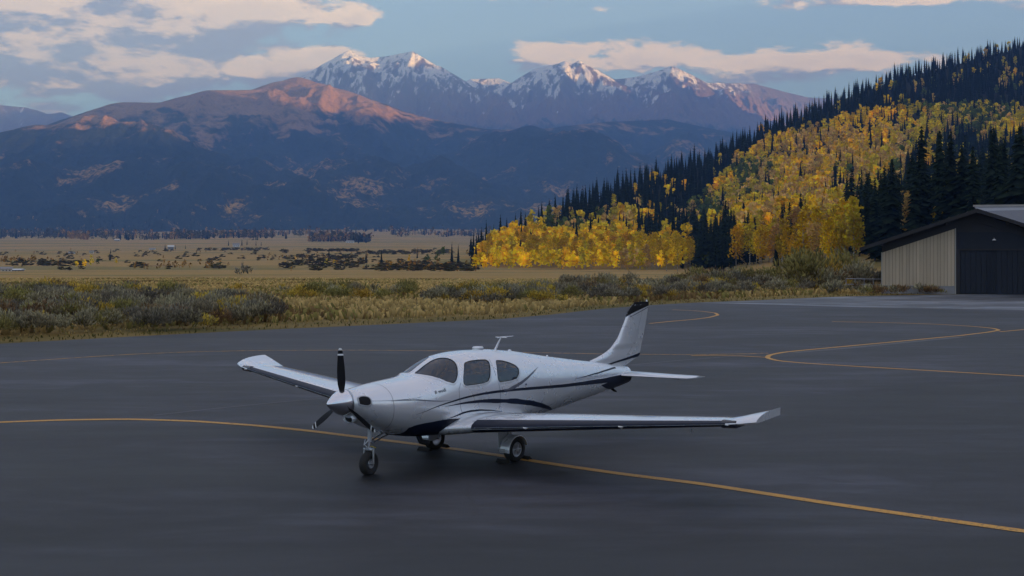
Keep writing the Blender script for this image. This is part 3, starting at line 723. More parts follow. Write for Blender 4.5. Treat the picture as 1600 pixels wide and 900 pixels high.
zf = np.concatenate([np.linspace(1.18, 1.7, 12), np.linspace(1.78, 2.36, 10), [2.40, 2.43]])
V, Fc = loft([fin_sec(z) for z in zf]); fin = part('tail_fin', V, Fc, M_paint, plane)
# black cap: above a curve that rises to the rear
def fin_y(x, z):
    le = np.interp(z, FINO['z'], FINO['le']); te = np.interp(z, FINO['z'], FINO['te']); c = le - te; u = np.clip((le - x) / c, 0, 1)
    return 5 * (.10 if z > 1.6 else .065) * (.2969 * np.sqrt(u) - .126 * u - .3516 * u ** 2 + .2843 * u ** 3 - .1036 * u ** 4) * c * (.6 if z > 2.38 else 1)
def fin_patch(lowc, highc, off, nx=26, nz=10, u0=0, u1=1):
    V = []
    for sg in (1, -1):
        for i in range(nx):
            u = u0 + (u1 - u0) * i / (nx - 1)
            for j in range(nz):
                z = lowc(u) + (highc(u) - lowc(u)) * j / (nz - 1)
                le = np.interp(z, FINO['z'], FINO['le']); te = np.interp(z, FINO['z'], FINO['te'])
                x = le + (te - le) * (u ** 1.5 if u0 == 0 else u); V.append((x + (off if u < .05 else (-off if u > .97 else 0)), sg * (fin_y(x, z) + off), z + (off if j == nz - 1 and highc(u) > 2.4 else 0)))
    Fc = []
    for s in range(2):
        k = s * nx * nz
        Fc += [(k + i * nz + j, k + i * nz + j + 1, k + (i + 1) * nz + j + 1, k + (i + 1) * nz + j) for i in range(nx - 1) for j in range(nz - 1)]
    for i in range(nx - 1):            # close over the top
        a = i * nz + nz - 1; b = nx * nz + a; Fc.append((a, a + nz, b + nz, b))
    return V, Fc
capl = lambda u: 2.15 + .20 * (u ** 1.5) ** .6
V, Fc = fin_patch(capl, lambda u: 2.432, .004); part('fin_cap', V, Fc, M_blk, fin)
V, Fc = fin_patch(lambda u: capl(u) - .035, lambda u: capl(u) - .022, .003, 26, 2, .12, 1); Fc = Fc[:50]; part('pin_stripe', V, Fc, M_navy, fin)
V, Fc = fin_patch(lambda u: 1.235 + .17 * max(0, u - .35), lambda u: 1.265 + .24 * max(0, u - .35), .004, 20, 3, .40, 1); Fc = Fc[:76]; part('fin_base_stripe', V, Fc, M_navy, fin)
V, Fc = fin_patch(lambda u: 1.40, lambda u: 2.40, .0025, 2, 12, .66, .668); Fc = Fc[:22]; part('rudder_gap', V, Fc, M_greyp, fin)
print_text('- - - -', .06, lambda u, v: (-4.80 - u * .95, .004 + fin_y(-4.80 - u, 2.17) + .004, 2.16 + v + u * .12), M_greyp, 'fin_lettering', fin)
V, Fc = tube([(-5.2, 0, 2.432), (-5.2, 0, 2.47)], [.02, .012], 10); part('tail_beacon', V, Fc, M_wht, fin)
for sg in (1, -1):
    secs = []
    for y in np.concatenate([np.linspace(.0, 1.55, 12), [1.63, 1.69, 1.73]]) * .9:
        le = np.interp(y, [0, 1.35, 1.49, 1.557], [-4.02, -4.34, -4.40, -4.58]); te = np.interp(y, [0, 1.44, 1.557], [-4.86, -4.92, -4.90]); c = le - te
        f = foil(.105 if y < 1.6 else .06, 14); secs.append(np.stack([le - f[:, 0] * c, np.full(len(f), sg * y), 1.055 + (f[:, 1] - .012) * c + y * .0], -1))
    V, Fc = loft(secs); Fc = Fc if sg > 0 else [f[::-1] for f in Fc]; tp = part('tailplane', V, Fc, M_paint, plane)
    part('elevator_gap', [(-4.60 - .02 * 0, sg * .2, 1.089), (-4.607, sg * .2, 1.089), (-4.70, sg * 1.4, 1.071), (-4.693, sg * 1.4, 1.071)], [(0, 1, 2, 3)], M_greyp, tp, False)
    V, Fc = tube([(-4.36, sg * 1.17, 1.037), (-4.365, sg * 1.32, 1.039)], .016, 8); part('balance_horn', V, Fc, M_blk, tp)
V, Fc = tube([(-3.95, 0, .82), (-4.08, 0, .74), (-4.16, 0, .71)], [.03, .025, .012], 10); part('tail_skid', V, Fc, M_blk, plane)

# --- roof fittings
V, Fc = join([lathe([(-.03, .10), (.03, .098), (.045, .08), (.05, 0.0)], (-.12, 0, 1.80), (0, 0, 1), 30)]); part('antenna_dome', V, Fc, M_paint, plane)
zt_ = float(top_z(np.array(-.62)))
V, Fc = join([tube([(-.56, 0, zt_ - .02), (-.64, 0, zt_ + .10), (-.72, 0, zt_ + .205)], [.035, .022, .014], 12, sq=.45), tube([(-.62, 0.0, zt_ + .206), (-.72, 0, zt_ + .212), (-1.05, 0, zt_ + .212)], [.006, .011, .006], 10), tube([(-.73, -.13, zt_ + .207), (-.73, .13, zt_ + .207)], [.007, .007], 8)])
part('tee_antenna', V, Fc, M_paint, plane)
for x_, r_ in ((-.95, .03), (-2.0, .018)):
    V, Fc = lathe([(-.02, r_ * 1.6), (.012, r_), (.024, 0)], (x_, 0, float(top_z(np.array(x_)))), (0, 0, 1), 12); part('roof_fitting', V, Fc, M_paint, plane)
# --- cabin
for (x_, y_) in ((.28, .25), (.28, -.25), (-.62, .25), (-.62, -.25)):
    V, Fc = join([rbox((x_ - .05, y_ - .21, .80), (x_ + .45, y_ + .21, .98), .04), rbox((x_ - .14, y_ - .2, .9), (x_ + .0, y_ + .2, 1.42), .05), rbox((x_ - .14, y_ - .12, 1.44), (x_ - .05, y_ + .12, 1.60), .03)])
    part('seat', V, Fc, M_seat, plane)
V, Fc = join([rbox((1.02, -.40, 1.0), (1.14, .40, 1.36), .03), rbox((.98, -.36, 1.33), (1.3, .36, 1.37), .02)]); part('instrument_panel', V, Fc, M_panel, plane)
for y_ in (.25, -.25):
    V, Fc = join([tube([(1.1, y_, 1.2), (.9, y_, 1.24)], .015, 8), tube([(.9, y_ - .13, 1.32), (.9, y_ - .12, 1.22), (.9, y_ + .12, 1.22), (.9, y_ + .13, 1.32)], .014, 8)]); part('control_yoke', V, Fc, M_blk, plane)
part('cabin_floor', *rbox((-1.4, -.46, .72), (1.2, .46, .76), 0), M_panel, plane, False)

# --- propeller
prop = bpy.data.objects.new('propeller', None); COL.objects.link(prop); prop.parent = plane; prop.location = (2.90, 0, 1.185)
V, Fc = lathe([(0.0, .196), (.006, .202), (.03, .201), (.08, .190), (.14, .163), (.20, .127), (.26, .085), (.31, .045), (.335, .020), (.342, .0)], (.02, 0, 0), (1, 0, 0), 48); part('spinner', V, Fc, M_chrome, prop)
V, Fc = lathe([(-.03, .0), (-.03, .19), (.0, .2), (.018, .205), (.022, .0)], (0, 0, 0), (1, 0, 0), 48); part('backplate', V, Fc, M_steel, prop)
def blade():
    V = []; r_ = [.10, .15, .20, .28, .38, .50, .62, .72, .78, .81, .828]; c_ = [.05, .06, .085, .118, .132, .130, .116, .098, .080, .058, .022]; tw = [60, 52, 46, 38, 31, 25, 21, 18, 17, 16, 16]; tk = [.042, .036, .028, .020, .016, .013, .010, .008, .007, .006, .004]
    n = 16
    for r0, c0, a0, t0 in zip(r_, c_, tw, tk):
        a0 = R(a0)
        for k in range(n):
            w = 2 * math.pi * k / n; u = math.cos(w) * c0 / 2; v = math.sin(w) * t0 / 2 * (1 + .3 * math.cos(w))
            V.append((-u * math.sin(a0) + v * math.cos(a0) + .06, u * math.cos(a0) + v * math.sin(a0), r0))
    Fc = [(i * n + k, i * n + (k + 1) % n, (i + 1) * n + (k + 1) % n, (i + 1) * n + k) for i in range(len(r_) - 1) for k in range(n)] + [tuple(range((len(r_) - 1) * n, len(r_) * n))]
    return V, Fc, n, r_
BV, BF, bn, br = blade()
bmesh_me = mesh('blade', BV, BF, M_blk, True)
def band(lo, hi):      # painted band round the blade between two radii
    V = []; 
    for rr_ in (lo, (lo + hi) / 2, hi):
        i = max(j for j in range(len(br)) if br[j] <= rr_ + 1e-6); i = min(i, len(br) - 2); t_ = (rr_ - br[i]) / (br[i + 1] - br[i])
        ring = [Vector(BV[i * bn + k]).lerp(Vector(BV[(i + 1) * bn + k]), t_) for k in range(bn)]; c = sum(ring, Vector()) / bn
        V += [c + (p - c) * (1 + .03) + (p - c).normalized() * .0012 for p in ring]
    Fc = [(i * bn + k, i * bn + (k + 1) % bn, (i + 1) * bn + (k + 1) % bn, (i + 1) * bn + k) for i in range(2) for k in range(bn)] + [tuple(range(2 * bn, 3 * bn))]
    return V, Fc
b1 = mesh('tip_band', *band(.795, .8279), M_wht, True); b2 = mesh('tip_band', *band(.715, .74), M_wht, True); b2.polygons[0].use_smooth = True
for k in range(3):
    b = link('blade', bmesh_me, prop); b.rotation_euler = (R(120 * k + 3), 0, 0)
    for q in (b1, b2):
        o = link('tip_band', q, prop); o.rotation_euler = b.rotation_euler

# --- undercarriage
def wheel(parent, loc, r_, w_, sg, rimr=.5):
    V, Fc = lathe([(-w_ * .30, r_ * rimr * 1.05), (-w_ * .46, r_ * .62), (-w_ * .5, r_ * .76), (-w_ * .44, r_ * .90), (-w_ * .30, r_ * .975), (-w_ * .12, r_), (w_ * .12, r_), (w_ * .30, r_ * .975), (w_ * .44, r_ * .90), (w_ * .5, r_ * .76), (w_ * .46, r_ * .62), (w_ * .30, r_ * rimr * 1.05)], loc, (0, 1, 0), 40)
    # flatten where it carries the weight
    V = [(v[0], v[1], max(v[2], .004)) for v in V]
    part('tyre', V, Fc, M_rubber, parent)
    parts = [lathe([(w_ * .30, r_ * rimr * 1.06), (w_ * .36, r_ * rimr), (w_ * .34, r_ * rimr * .86), (w_ * .20, r_ * rimr * .80), (w_ * .20, 0)], loc, (0, sg, 0), 32), lathe([(w_ * .2, r_ * .17), (w_ * .42, r_ * .15), (w_ * .44, 0)], loc, (0, sg, 0), 18),
             lathe([(w_ * .30, r_ * rimr * 1.06), (w_ * .20, r_ * rimr * .8), (w_ * .2, 0)], loc, (0, -sg, 0), 24)]
    for k in range(6):
        w = 2 * math.pi * k / 6; c, s = math.cos(w), math.sin(w)
        parts.append(tube([(loc[0] + c * r_ * .12, loc[1] + sg * w_ * .30, loc[2] + s * r_ * .12), (loc[0] + c * r_ * rimr * .92, loc[1] + sg * w_ * .30, loc[2] + s * r_ * rimr * .92)], [r_ * .05, r_ * .04], 8))
    V, Fc = join(parts); part('rim', V, Fc, M_steel, parent)
ng = bpy.data.objects.new('nose_gear', None); COL.objects.link(ng); ng.parent = plane; ng.location = (2.409, 0, 0); ng.rotation_euler = (0, 0, R(10))
wheel(ng, (0, 0, .185), .188, .14, 1, .38)
V, Fc = tube([(-.04, 0, .80), (-.02, 0, .52)], .036, 18); part('strut', V, Fc, M_strutp, ng)
V, Fc = tube([(-.02, 0, .54), (-.01, 0, .40)], .026, 18); part('oleo', V, Fc, M_chrome, ng)
V, Fc = join([rbox((-.05, -.085, .385), (.04, .085, .425), .012)] + [tube([(-.01, s * .082, .41), (.0, s * .088, .30), (0, s * .088, .188)], [.022, .02, .018], 10) for s in (1, -1)] + [tube([(0, -.10, .188), (0, .10, .188)], .014, 10)]); part('fork', V, Fc, M_steel, ng)
V, Fc = join([tube([(.045, s * .03, .56), (.12, 0, .49)], .010, 8) for s in (1, -1)] + [tube([(.12, 0, .49), (.045, s * .03, .42)], .010, 8) for s in (1, -1)]); part('torque_link', V, Fc, M_steel, ng)
V, Fc = join([tube([(-.03, s * .04, .50), (-.55, s * .07, .62)], .013, 8) for s in (1, -1)]); part('drag_brace', V, Fc, M_chrome, ng)
V, Fc = tube([(.01, .035, .45), (.06, .10, .47), (.07, .19, .45)], [.006, .006, .006], 6); part('warning_tag', V, Fc, M_yel, ng)
for sg in (1, -1):
    mg = bpy.data.objects.new('main_gear', None); COL.objects.link(mg); mg.parent = plane; mg.location = (0, sg * .92, 0)
    wheel(mg, (0, 0, .205), .21, .17, sg, .56)
    V, Fc = tube([(.02, -sg * .13, .72), (.02, -sg * .13, .42)], .040, 18); part('strut', V, Fc, M_strutp, mg)
    V, Fc = tube([(.02, -sg * .13, .44), (.01, -sg * .125, .22)], .028, 18); part('oleo', V, Fc, M_chrome, mg)
    V, Fc = join([tube([(.01, -sg * .15, .215), (0, sg * .04, .205)], .024, 12), tube([(-.03, -sg * .13, .50), (-.13, -sg * .13, .38), (-.02, -sg * .13, .26)], [.014, .012, .014], 8)]); part('axle', V, Fc, M_steel, mg)
    # door plate ahead of the wheel, turned a little
    V, Fc = rbox((.075, -.125, .22), (.285, -.105, .70), .006); V = [(v[0] - (.70 - v[2]) * .05, sg * (v[1] + (v[2] - .3) * .02), v[2]) for v in V]; part('gear_door', V, Fc if sg > 0 else [f[::-1] for f in Fc], M_strutp, mg)
    # mudguard arch over the wheel
    secs = []
    for k in range(15):
        w = R(-8 + 176 * k / 14); c, s = math.cos(w), math.sin(w)
        secs.append(np.array([(c * q * (1.06 if c > 0 else 1), sg * y_, .205 + s * q) for (q, y_) in ((.226, -.095), (.236, -.095), (.238, .085), (.232, .098), (.222, .10), (.226, .085))]))
    V, Fc = loft(secs, True, True); part('mudguard', V, Fc, M_paint, mg, False)
    V, Fc = rbox((.05, -.10, .18), (.26, .02, .235), .01); V = [(v[0], sg * v[1], v[2]) for v in V]; part('brake_housing', V, Fc, M_strutp, mg)
    V, Fc = rbox((-.30, -.10, .535), (.32, .14, .60), .02)

# chocks
def chock_mesh():
    L = .13; P = [(-.06, 0), (.06, 0), (.04, .022), (.0, .065), (-.04, .022)]
    V = [(x, -L, z) for x, z in P] + [(x, L, z) for x, z in P]
    return V, [(0, 1, 2, 3, 4)[::-1], (5, 6, 7, 8, 9)] + [(k, (k + 1) % 5, 5 + (k + 1) % 5, 5 + k) for k in range(5)]
cv, cf = chock_mesh(); ckm = mesh('rubber_chock', cv, cf, M_rubber)
Mw = Matrix.Translation(plane.location) @ Matrix.Rotation(R(180 + YAW), 4, 'Z')
for (lx, ly, lab) in ((.245, .90, 'black rubber chock ahead of the near main wheel'), (-.245, .94, 'black rubber chock behind the near main wheel'), (.245, -.92, 'black rubber chock ahead of the far main wheel'), (-.245, -.94, 'black rubber chock behind the far main wheel')):
    ck = link('wheel_chock', ckm); ck.location = Mw @ Vector((lx, ly, .004)); ck.rotation_euler = (0, 0, R(180 + YAW + (3 if lx > 0 else -5)))
    tag(ck, lab + ' of the parked aeroplane', 'wheel chock', 'wheel chocks at the main wheels')

# ================================================================== the apron
def sheet(name, pts, z, m, kind='structure'):
    V = [(x, y, z) for x, y in pts]; a = sum(pts[i][0] * pts[(i + 1) % len(pts)][1] - pts[(i + 1) % len(pts)][0] * pts[i][1] for i in range(len(pts)))
    f = list(range(len(V))); f = f if a > 0 else f[::-1]
    o = link(name, mesh(name, V, [f], m)); 
    if kind: tag(o, kind=kind)
    return o
def asph(base, amp, tint):
    def f(N, b, t):
        p = posn(N)
        st = N.noise(N.vm('MULTIPLY', p, (.045, .42, 0)), 1.0, 5, .6, .5)
        st2 = N.noise(N.vm('MULTIPLY', p, (.5, 1.7, 0)), 1.0, 5, .65)
        ag = N.noise(p, 55, 3, .7); sp_ = N.noise(p, 190, 2, .6)
        v = N.m('ADD', N.m('MULTIPLY', N.m('SUBTRACT', st, .5), 2.2 * amp), N.m('MULTIPLY', N.m('SUBTRACT', st2, .5), 1.0 * amp))
        v = N.m('ADD', v, N.m('MULTIPLY', N.m('SUBTRACT', ag, .5), .030)); v = N.m('ADD', v, N.m('MULTIPLY', N.m('SUBTRACT', sp_, .5), .02))
        lg = N.noise(N.vm('MULTIPLY', p, (.07, .16, 0)), 1.0, 5, .6, .8)
        v = N.m('MULTIPLY', N.m('MAXIMUM', N.m('ADD', v, base), .008), N.m('MULTIPLY', N.smooth(lg, .36, .64, .50, 1.65), N.smooth(N.noise(N.vm('MULTIPLY', p, (.22, .42, 0)), 1.0, 6, .68, 1.2), .34, .60, .52, 1.22)))
        c = N.n('ShaderNodeCombineXYZ', i_0=N.m('MULTIPLY', v, tint[0]), i_1=N.m('MULTIPLY', v, tint[1]), i_2=N.m('MULTIPLY', v, tint[2]))
        # sealed cracks
        vo = N.n('ShaderNodeTexVoronoi'); vo.feature = 'DISTANCE_TO_EDGE'; vo.inputs['Scale'].default_value = .13
        N.put(vo, 'Vector', N.vm('ADD', p, N.vm('SCALE', N.n('ShaderNodeTexNoise', i_Vector=p, i_Scale=.6, i_Detail=4.0).outputs[1])))
        cr = N.m('MULTIPLY', N.smooth(vo.outputs['Distance'], .0, .006, 1, 0), N.smooth(st, .42, .6))
        c = N.mix(N.m('MULTIPLY', cr, .6), c.outputs[0], (.016, .016, .018))
        N.put(b, 'Base Color', c)
        N.put(b, 'Roughness', N.m('ADD', .50, N.m('MULTIPLY', st, .25))); b.inputs['Specular IOR Level'].default_value = .5
        bump(N, b, N.m('ADD', ag, N.m('MULTIPLY', sp_, .6)), .25, .01)
    return f
M_asph = mat('asphalt', asph(.0155, .062, (.95, .97, 1.26)))
M_conc = mat('old_concrete', asph(.13, .12, (.94, 1.0, 1.10)))
def yelb(N, b, t):
    p = posn(N); n = N.noise(p, 26, 5, .7); w = N.noise(p, .9, 4, .6)
    wear = N.m('MULTIPLY', N.smooth(n, .5, .64), N.smooth(w, .36, .66))
    N.put(b, 'Base Color', N.mix(wear, (.62, .30, .03), (.10, .08, .05))); b.inputs['Roughness'].default_value = .6
M_yline = mat('yellow_line_paint', yelb)
def palb(N, b, t):
    n = N.noise(posn(N), 3, 5, .7); N.put(b, 'Base Color', N.mix(n, (.06, .062, .07), (.15, .15, .155))); b.inputs['Roughness'].default_value = .7
M_yold = mat('faded_yellow_paint', lambda N, b, t: (yelb(N, b, t), N.put(b, 'Base Color', N.mix(N.smooth(N.noise(posn(N), 5, 5, .7), .44, .64), (.50, .26, .035), (.09, .07, .05)))))
M_pale = mat('pale_worn_line', palb)
EDGE = [(-260, 556), (-100, 544), (0, 537.5), (120, 531), (250, 524), (400, 516.5), (520, 511), (640, 505.5), (780, 499), (860, 492), (930, 484), (1000, 478), (1080, 473.5), (1180, 469.5), (1290, 464.5), (1380, 462), (1480, 460.2), (1600, 459.4), (1760, 459.2)]
ep = [ground_pt(*p) for p in EDGE]
apr = [(ep[0][0] - 40, ep[0][1] - 2)] + ep + [(90, 84), (170, 60), (170, -190), (-150, -190), (-150, 18)]
sheet('apron', apr, .012, M_asph)
cp_ = [(1085, 473.4), (1180, 470), (1290, 465.0), (1380, 462.4), (1480, 460.6), (1600, 459.8), (1760, 459.6), (1760, 489), (1600, 485.5), (1480, 483), (1350, 480.5), (1230, 477), (1150, 474.8)]
sheet('concrete_strip', [ground_pt(*p) for p in cp_], .016, M_conc)
def ribbon(name, px, width, z, m, n=90, closed=False, wob=0.0):
    P = np.array([ground_pt(*p) for p in px]); d = np.r_[0, np.cumsum(np.hypot(*np.diff(P, axis=0).T))]; t = np.linspace(0, d[-1], n)
    Q_ = np.stack([np.interp(t, d, P[:, 0]), np.interp(t, d, P[:, 1])], -1)
    for _ in range(6): Q_[1:-1] = (Q_[:-2] + 2 * Q_[1:-1] + Q_[2:]) / 4
    T = np.gradient(Q_, axis=0); Nn = np.stack([-T[:, 1], T[:, 0]], -1); Nn /= np.linalg.norm(Nn, axis=1, keepdims=True)
    w = width / 2 * (1 + wob * (rng.random(n)[:, None] - .5))
    V = np.vstack([np.c_[Q_ - Nn * w, np.full(n, z)], np.c_[Q_ + Nn * w, np.full(n, z)]])
    Fc = [(i, i + 1, n + i + 1, n + i) for i in range(n - 1)]
    o = link(name, mesh(name, V, Fc, m)); tag(o, kind='structure'); return o
ribbon('taxi_line', [(-420, 672), (-150, 666), (0, 661), (90, 657.5), (200, 656), (300, 659), (400, 666), (480, 674), (560, 684), (640, 694), (720, 704), (790, 714.5), (850, 724.5), (970, 742), (1100, 758), (1300, 789), (1600, 832), (2000, 884)], .19, .018, M_yline, 200)
ribbon('taxi_line', [(-250, 582), (0, 568), (100, 561), (200, 554.5), (300, 550.5), (400, 548.3), (560, 547.8), (700, 549), (850, 552), (950, 554), (1080, 555), (1150, 554), (1200, 552.5)], .13, .018, M_yold, 200)
ribbon('taxi_line', [(1080, 556.5), (1120, 555.8), (1160, 557), (1196, 559)], .12, .0175, M_yline, 40)
ribbon('taxi_line', [(1850, 603), (1700, 594), (1600, 588.5), (1480, 581.5), (1340, 573.5), (1260, 568.5), (1215, 564.5), (1198, 560), (1202, 555.5), (1225, 551), (1260, 547.5), (1330, 541), (1400, 534.5), (1500, 525), (1545, 519.5), (1562, 516.4), (1552, 513.5), (1520, 510.5), (1470, 507.5), (1400, 505), (1300, 503)], .16, .0185, M_yline, 300)
ribbon('taxi_line', [(1562, 519), (1600, 515.5), (1700, 508)], .14, .0175, M_yline, 30)
ribbon('taxi_line', [(1015, 506), (1050, 502.5), (1085, 499.5), (1108, 496.5), (1122, 492.8), (1118, 489.6), (1100, 487.2), (1078, 485.6), (1050, 484.5)], .16, .018, M_yline, 120)
ribbon('pavement_seam', [(240, 650), (330, 640), (430, 630), (520, 622), (600, 616)], .07, .0165, M_pale, 60)
ribbon('pavement_seam', [(975, 572), (1060, 564), (1150, 557), (1190, 553)], .10, .0165, M_pale, 60)
ribbon('pavement_seam', [(1240, 551.5), (1330, 544), (1420, 535), (1500, 527.5)], .30, .0165, M_pale, 60)

# ================================================================== plants
def folb(N, b, t):
    a = N.n('ShaderNodeAttribute'); a.attribute_name = 'tint'
    oi = N.n('ShaderNodeObjectInfo')
    hs = N.n('ShaderNodeHueSaturation'); N.put(hs, 'Color', a.outputs['Color']); N.put(hs, 'Hue', N.m('ADD', .49, N.m('MULTIPLY', oi.outputs['Random'], .02))); N.put(hs, 'Value', N.m('ADD', .82, N.m('MULTIPLY', oi.outputs['Random'], .36)))
    df = N.n('ShaderNodeBsdfDiffuse'); N.put(df, 'Color', hs.outputs[0]); tr = N.n('ShaderNodeBsdfTranslucent'); N.put(tr, 'Color', hs.outputs[0])
    mx = N.n('ShaderNodeMixShader'); mx.inputs[0].default_value = .25; t.links.new(df.outputs[0], mx.inputs[1]); t.links.new(tr.outputs[0], mx.inputs[2])
    t.links.new(mx.outputs[0], t.nodes['Material Output'].inputs['Surface'])
M_fol = mat('foliage', folb)
def barkb(c0, c1):
    def f(N, b, t):
        n = N.noise(N.vm('MULTIPLY', posn(N), (2, 2, 1.2)), 3, 4, .7); N.put(b, 'Base Color', N.mix(N.smooth(n, .4, .65), c0, c1)); b.inputs['Roughness'].default_value = .9
    return f
M_bark = mat('aspen_bark', barkb((.42, .40, .34), (.07, .06, .05))); M_barkd = mat('spruce_bark', barkb((.07, .05, .04), (.03, .022, .018)))

class Acc:                      # collects quads with a tint
    def __init__(s): s.V = []; s.Q = []; s.C = []; s.k = 0
    def add(s, v, q, c):
        s.V.append(v); s.Q.append(q + s.k); s.C.append(c); s.k += len(v)
    def mesh(s, name, m=None): return np_mesh(name, np.vstack(s.V), np.vstack(s.Q), m or M_fol, False, np.vstack(s.C))
def quads_leaf(P, size, r, flat=.0):
    """random small quads at points P (n x 3)"""
    n = len(P); a = r.normal(size=(n, 3)); a /= np.linalg.norm(a, axis=1, keepdims=True); a[:, 2] *= (1 - flat)
    b = np.cross(a, r.normal(size=(n, 3))); b /= np.linalg.norm(b, axis=1, keepdims=True) + 1e-9; s_ = size * (0.6 + .8 * r.random((n, 1)))
    a = a * s_; b = b * s_ * .8
    V = np.stack([P - a, P - b * .9, P + a, P + b], 1).reshape(-1, 3); return V, np.arange(4 * n).reshape(n, 4)
def conifer(r, tiers, nb, R_=.18, tint=(.017, .026, .016), core=.42, wf=.30):
    """unit height spruce crown: drooping branch blades in tiers round the stem; returns V, Q, C"""
    Vs, Cs = [], []
    R_ = R_ * r.uniform(.85, 1.15); lean = r.normal(0, .008, 2)
    for i in range(tiers):
        h = .08 + .90 * (i / (tiers - 1)) ** .92; rad = R_ * (1 - h) ** .8 * (1 + .18 * r.normal()) * (1.0 if h > .16 else .75) + .012
        m = max(4, int(nb * (1 - .45 * h)))
        an = r.random() * 6.28 + np.arange(m) * 6.283 / m + r.normal(0, .18, m); q = rad * (0.72 + .5 * r.random(m)); dr = q * r.uniform(.25, .55, m)
        c, s = np.cos(an), np.sin(an); w = q * wf + .006; ox, oy = lean * h
        z0 = h + .035 * r.random(m)
        root = np.stack([ox + c * 0, oy + s * 0, z0 + .012], -1); tip = np.stack([ox + c * q, oy + s * q, z0 - dr], -1)
        l = np.stack([ox + c * q * .5 - s * w, oy + s * q * .5 + c * w, z0 - dr * .62], -1); rr_ = np.stack([ox + c * q * .5 + s * w, oy + s * q * .5 - c * w, z0 - dr * .62], -1)
        Vs.append(np.stack([root, l, tip, rr_], 1).reshape(-1, 3))
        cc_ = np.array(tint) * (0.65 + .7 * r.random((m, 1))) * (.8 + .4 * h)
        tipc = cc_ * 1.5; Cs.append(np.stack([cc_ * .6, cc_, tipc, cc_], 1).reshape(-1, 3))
    # leader
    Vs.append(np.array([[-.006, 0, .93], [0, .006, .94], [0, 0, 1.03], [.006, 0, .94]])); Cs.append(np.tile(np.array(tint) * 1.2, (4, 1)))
    # the dense heart of the crown
    for h0, h1 in ((.07, .45), (.45, .97)):
        k = np.arange(6); c, s = np.cos(k * 1.0472), np.sin(k * 1.0472); c2, s2 = np.cos((k + 1) * 1.0472), np.sin((k + 1) * 1.0472)
        q0, q1 = R_ * core * (1 - h0) ** .9, R_ * core * (1 - h1) ** .9
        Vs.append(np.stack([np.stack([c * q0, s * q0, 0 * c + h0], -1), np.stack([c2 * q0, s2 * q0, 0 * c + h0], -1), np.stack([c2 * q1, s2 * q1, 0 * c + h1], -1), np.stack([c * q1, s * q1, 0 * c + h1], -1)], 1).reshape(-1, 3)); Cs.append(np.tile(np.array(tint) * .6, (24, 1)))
    V = np.vstack(Vs); return V, np.arange(len(V)).reshape(-1, 4), np.vstack(Cs)
ASP = {'gold': (.70, .46, .014), 'orange': (.70, .40, .014), 'yellow green': (.52, .38, .025), 'tan': (.52, .33, .10), 'green': (.10, .12, .028)}
def aspen(r, n, size, tint, wid=.22, base=.16, lobes=9):
    """unit height aspen crown from leaf clumps in uneven lobes"""
    cz = base + (1 - base) * (.15 + .8 * r.random(lobes) ** .9); prof = np.sin(np.pi * np.clip((cz - base) / (1 - base), .08, .93)) ** .6
    an = r.random(lobes) * 6.283; rad = wid * .55 * prof * r.random(lobes) ** .5
    Cc = np.stack([np.cos(an) * rad, np.sin(an) * rad, cz], -1); Lr = wid * (.40 + .35 * r.random(lobes)) * (.55 + .6 * prof)
    Cc = np.vstack([Cc, [[0, 0, .90]], [[0, 0, .55]]]); Lr = np.r_[Lr, wid * .32, wid * .8]
    k = r.integers(0, len(Cc), n); d = r.normal(size=(n, 3)); d /= np.linalg.norm(d, axis=1, keepdims=True); rr_ = (.45 + .6 * r.random((n, 1)))
    P = Cc[k] + d * rr_ * Lr[k][:, None] * np.array([1, 1, 1.25]); P[:, 2] = np.clip(P[:, 2], base * .8, 1.02)
    V, Q_ = quads_leaf(P, size, r)
    lob = .75 + .5 * r.random(len(Cc)); v = lob[k][:, None] * (.7 + .6 * r.random((n, 1))); g = r.random((n, 1))
    C = np.array(tint) * v * np.hstack([1 + 0 * g, .85 + .3 * g, np.ones_like(g)]); return V, Q_, np.repeat(C, 4, 0)
def trunk_geo(h, r0, seg=6, lean=(0, 0), limbs=None, r=None):
    P = [(0, 0, -.6 * 1.0 / max(h, 1)), (lean[0] * .3, lean[1] * .3, h * .4), (lean[0], lean[1], h)]
    V, Fc = tube_q(P, [r0, r0 * .7, r0 * .15], seg)
    if limbs:
        for _ in range(limbs):
            z = r.uniform(.25, .8) * h; a = r.random() * 6.28; L = r.uniform(.10, .17)
            v2, f2 = tube_q([(0, 0, z), (math.cos(a) * L * .6, math.sin(a) * L * .6, z + L * .5), (math.cos(a) * L, math.sin(a) * L, z + L)], [r0 * .32, r0 * .2, r0 * .06], 4)
            k = len(V); V += v2; Fc += [tuple(i + k for i in f) for f in f2]
    return V, Fc
def tube_q(P, rad, n):
    V = []; Fc = []
    for p, q in zip(P, rad):
        for k in range(n): V.append((p[0] + math.cos(6.2832 * k / n) * q, p[1] + math.sin(6.2832 * k / n) * q, p[2]))
    for i in range(len(P) - 1):
        for k in range(n): Fc.append((i * n + k, i * n + (k + 1) % n, (i + 1) * n + (k + 1) % n, (i + 1) * n + k))
    return V, Fc

# --- shared meshes for the trees that stand as objects of their own
r_ = np.random.default_rng(11)
CON = []; CONT = mesh('trunk', *trunk_geo(.95, .016, 6), M_barkd)
for i in range(7):
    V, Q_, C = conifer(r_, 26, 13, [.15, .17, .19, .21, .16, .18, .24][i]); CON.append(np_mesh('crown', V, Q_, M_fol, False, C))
ASPM = {k: [] for k in ASP}; ASPT = mesh('trunk', *trunk_geo(.9, .0135, 6, (.01, .0), 7, r_), M_bark)
for k, c in ASP.items():
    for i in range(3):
        V, Q_, C = aspen(r_, 620, .027, c, [.15, .18, .21][i], .12, 11); ASPM[k].append(np_mesh('crown', V, Q_, M_fol, False, C))

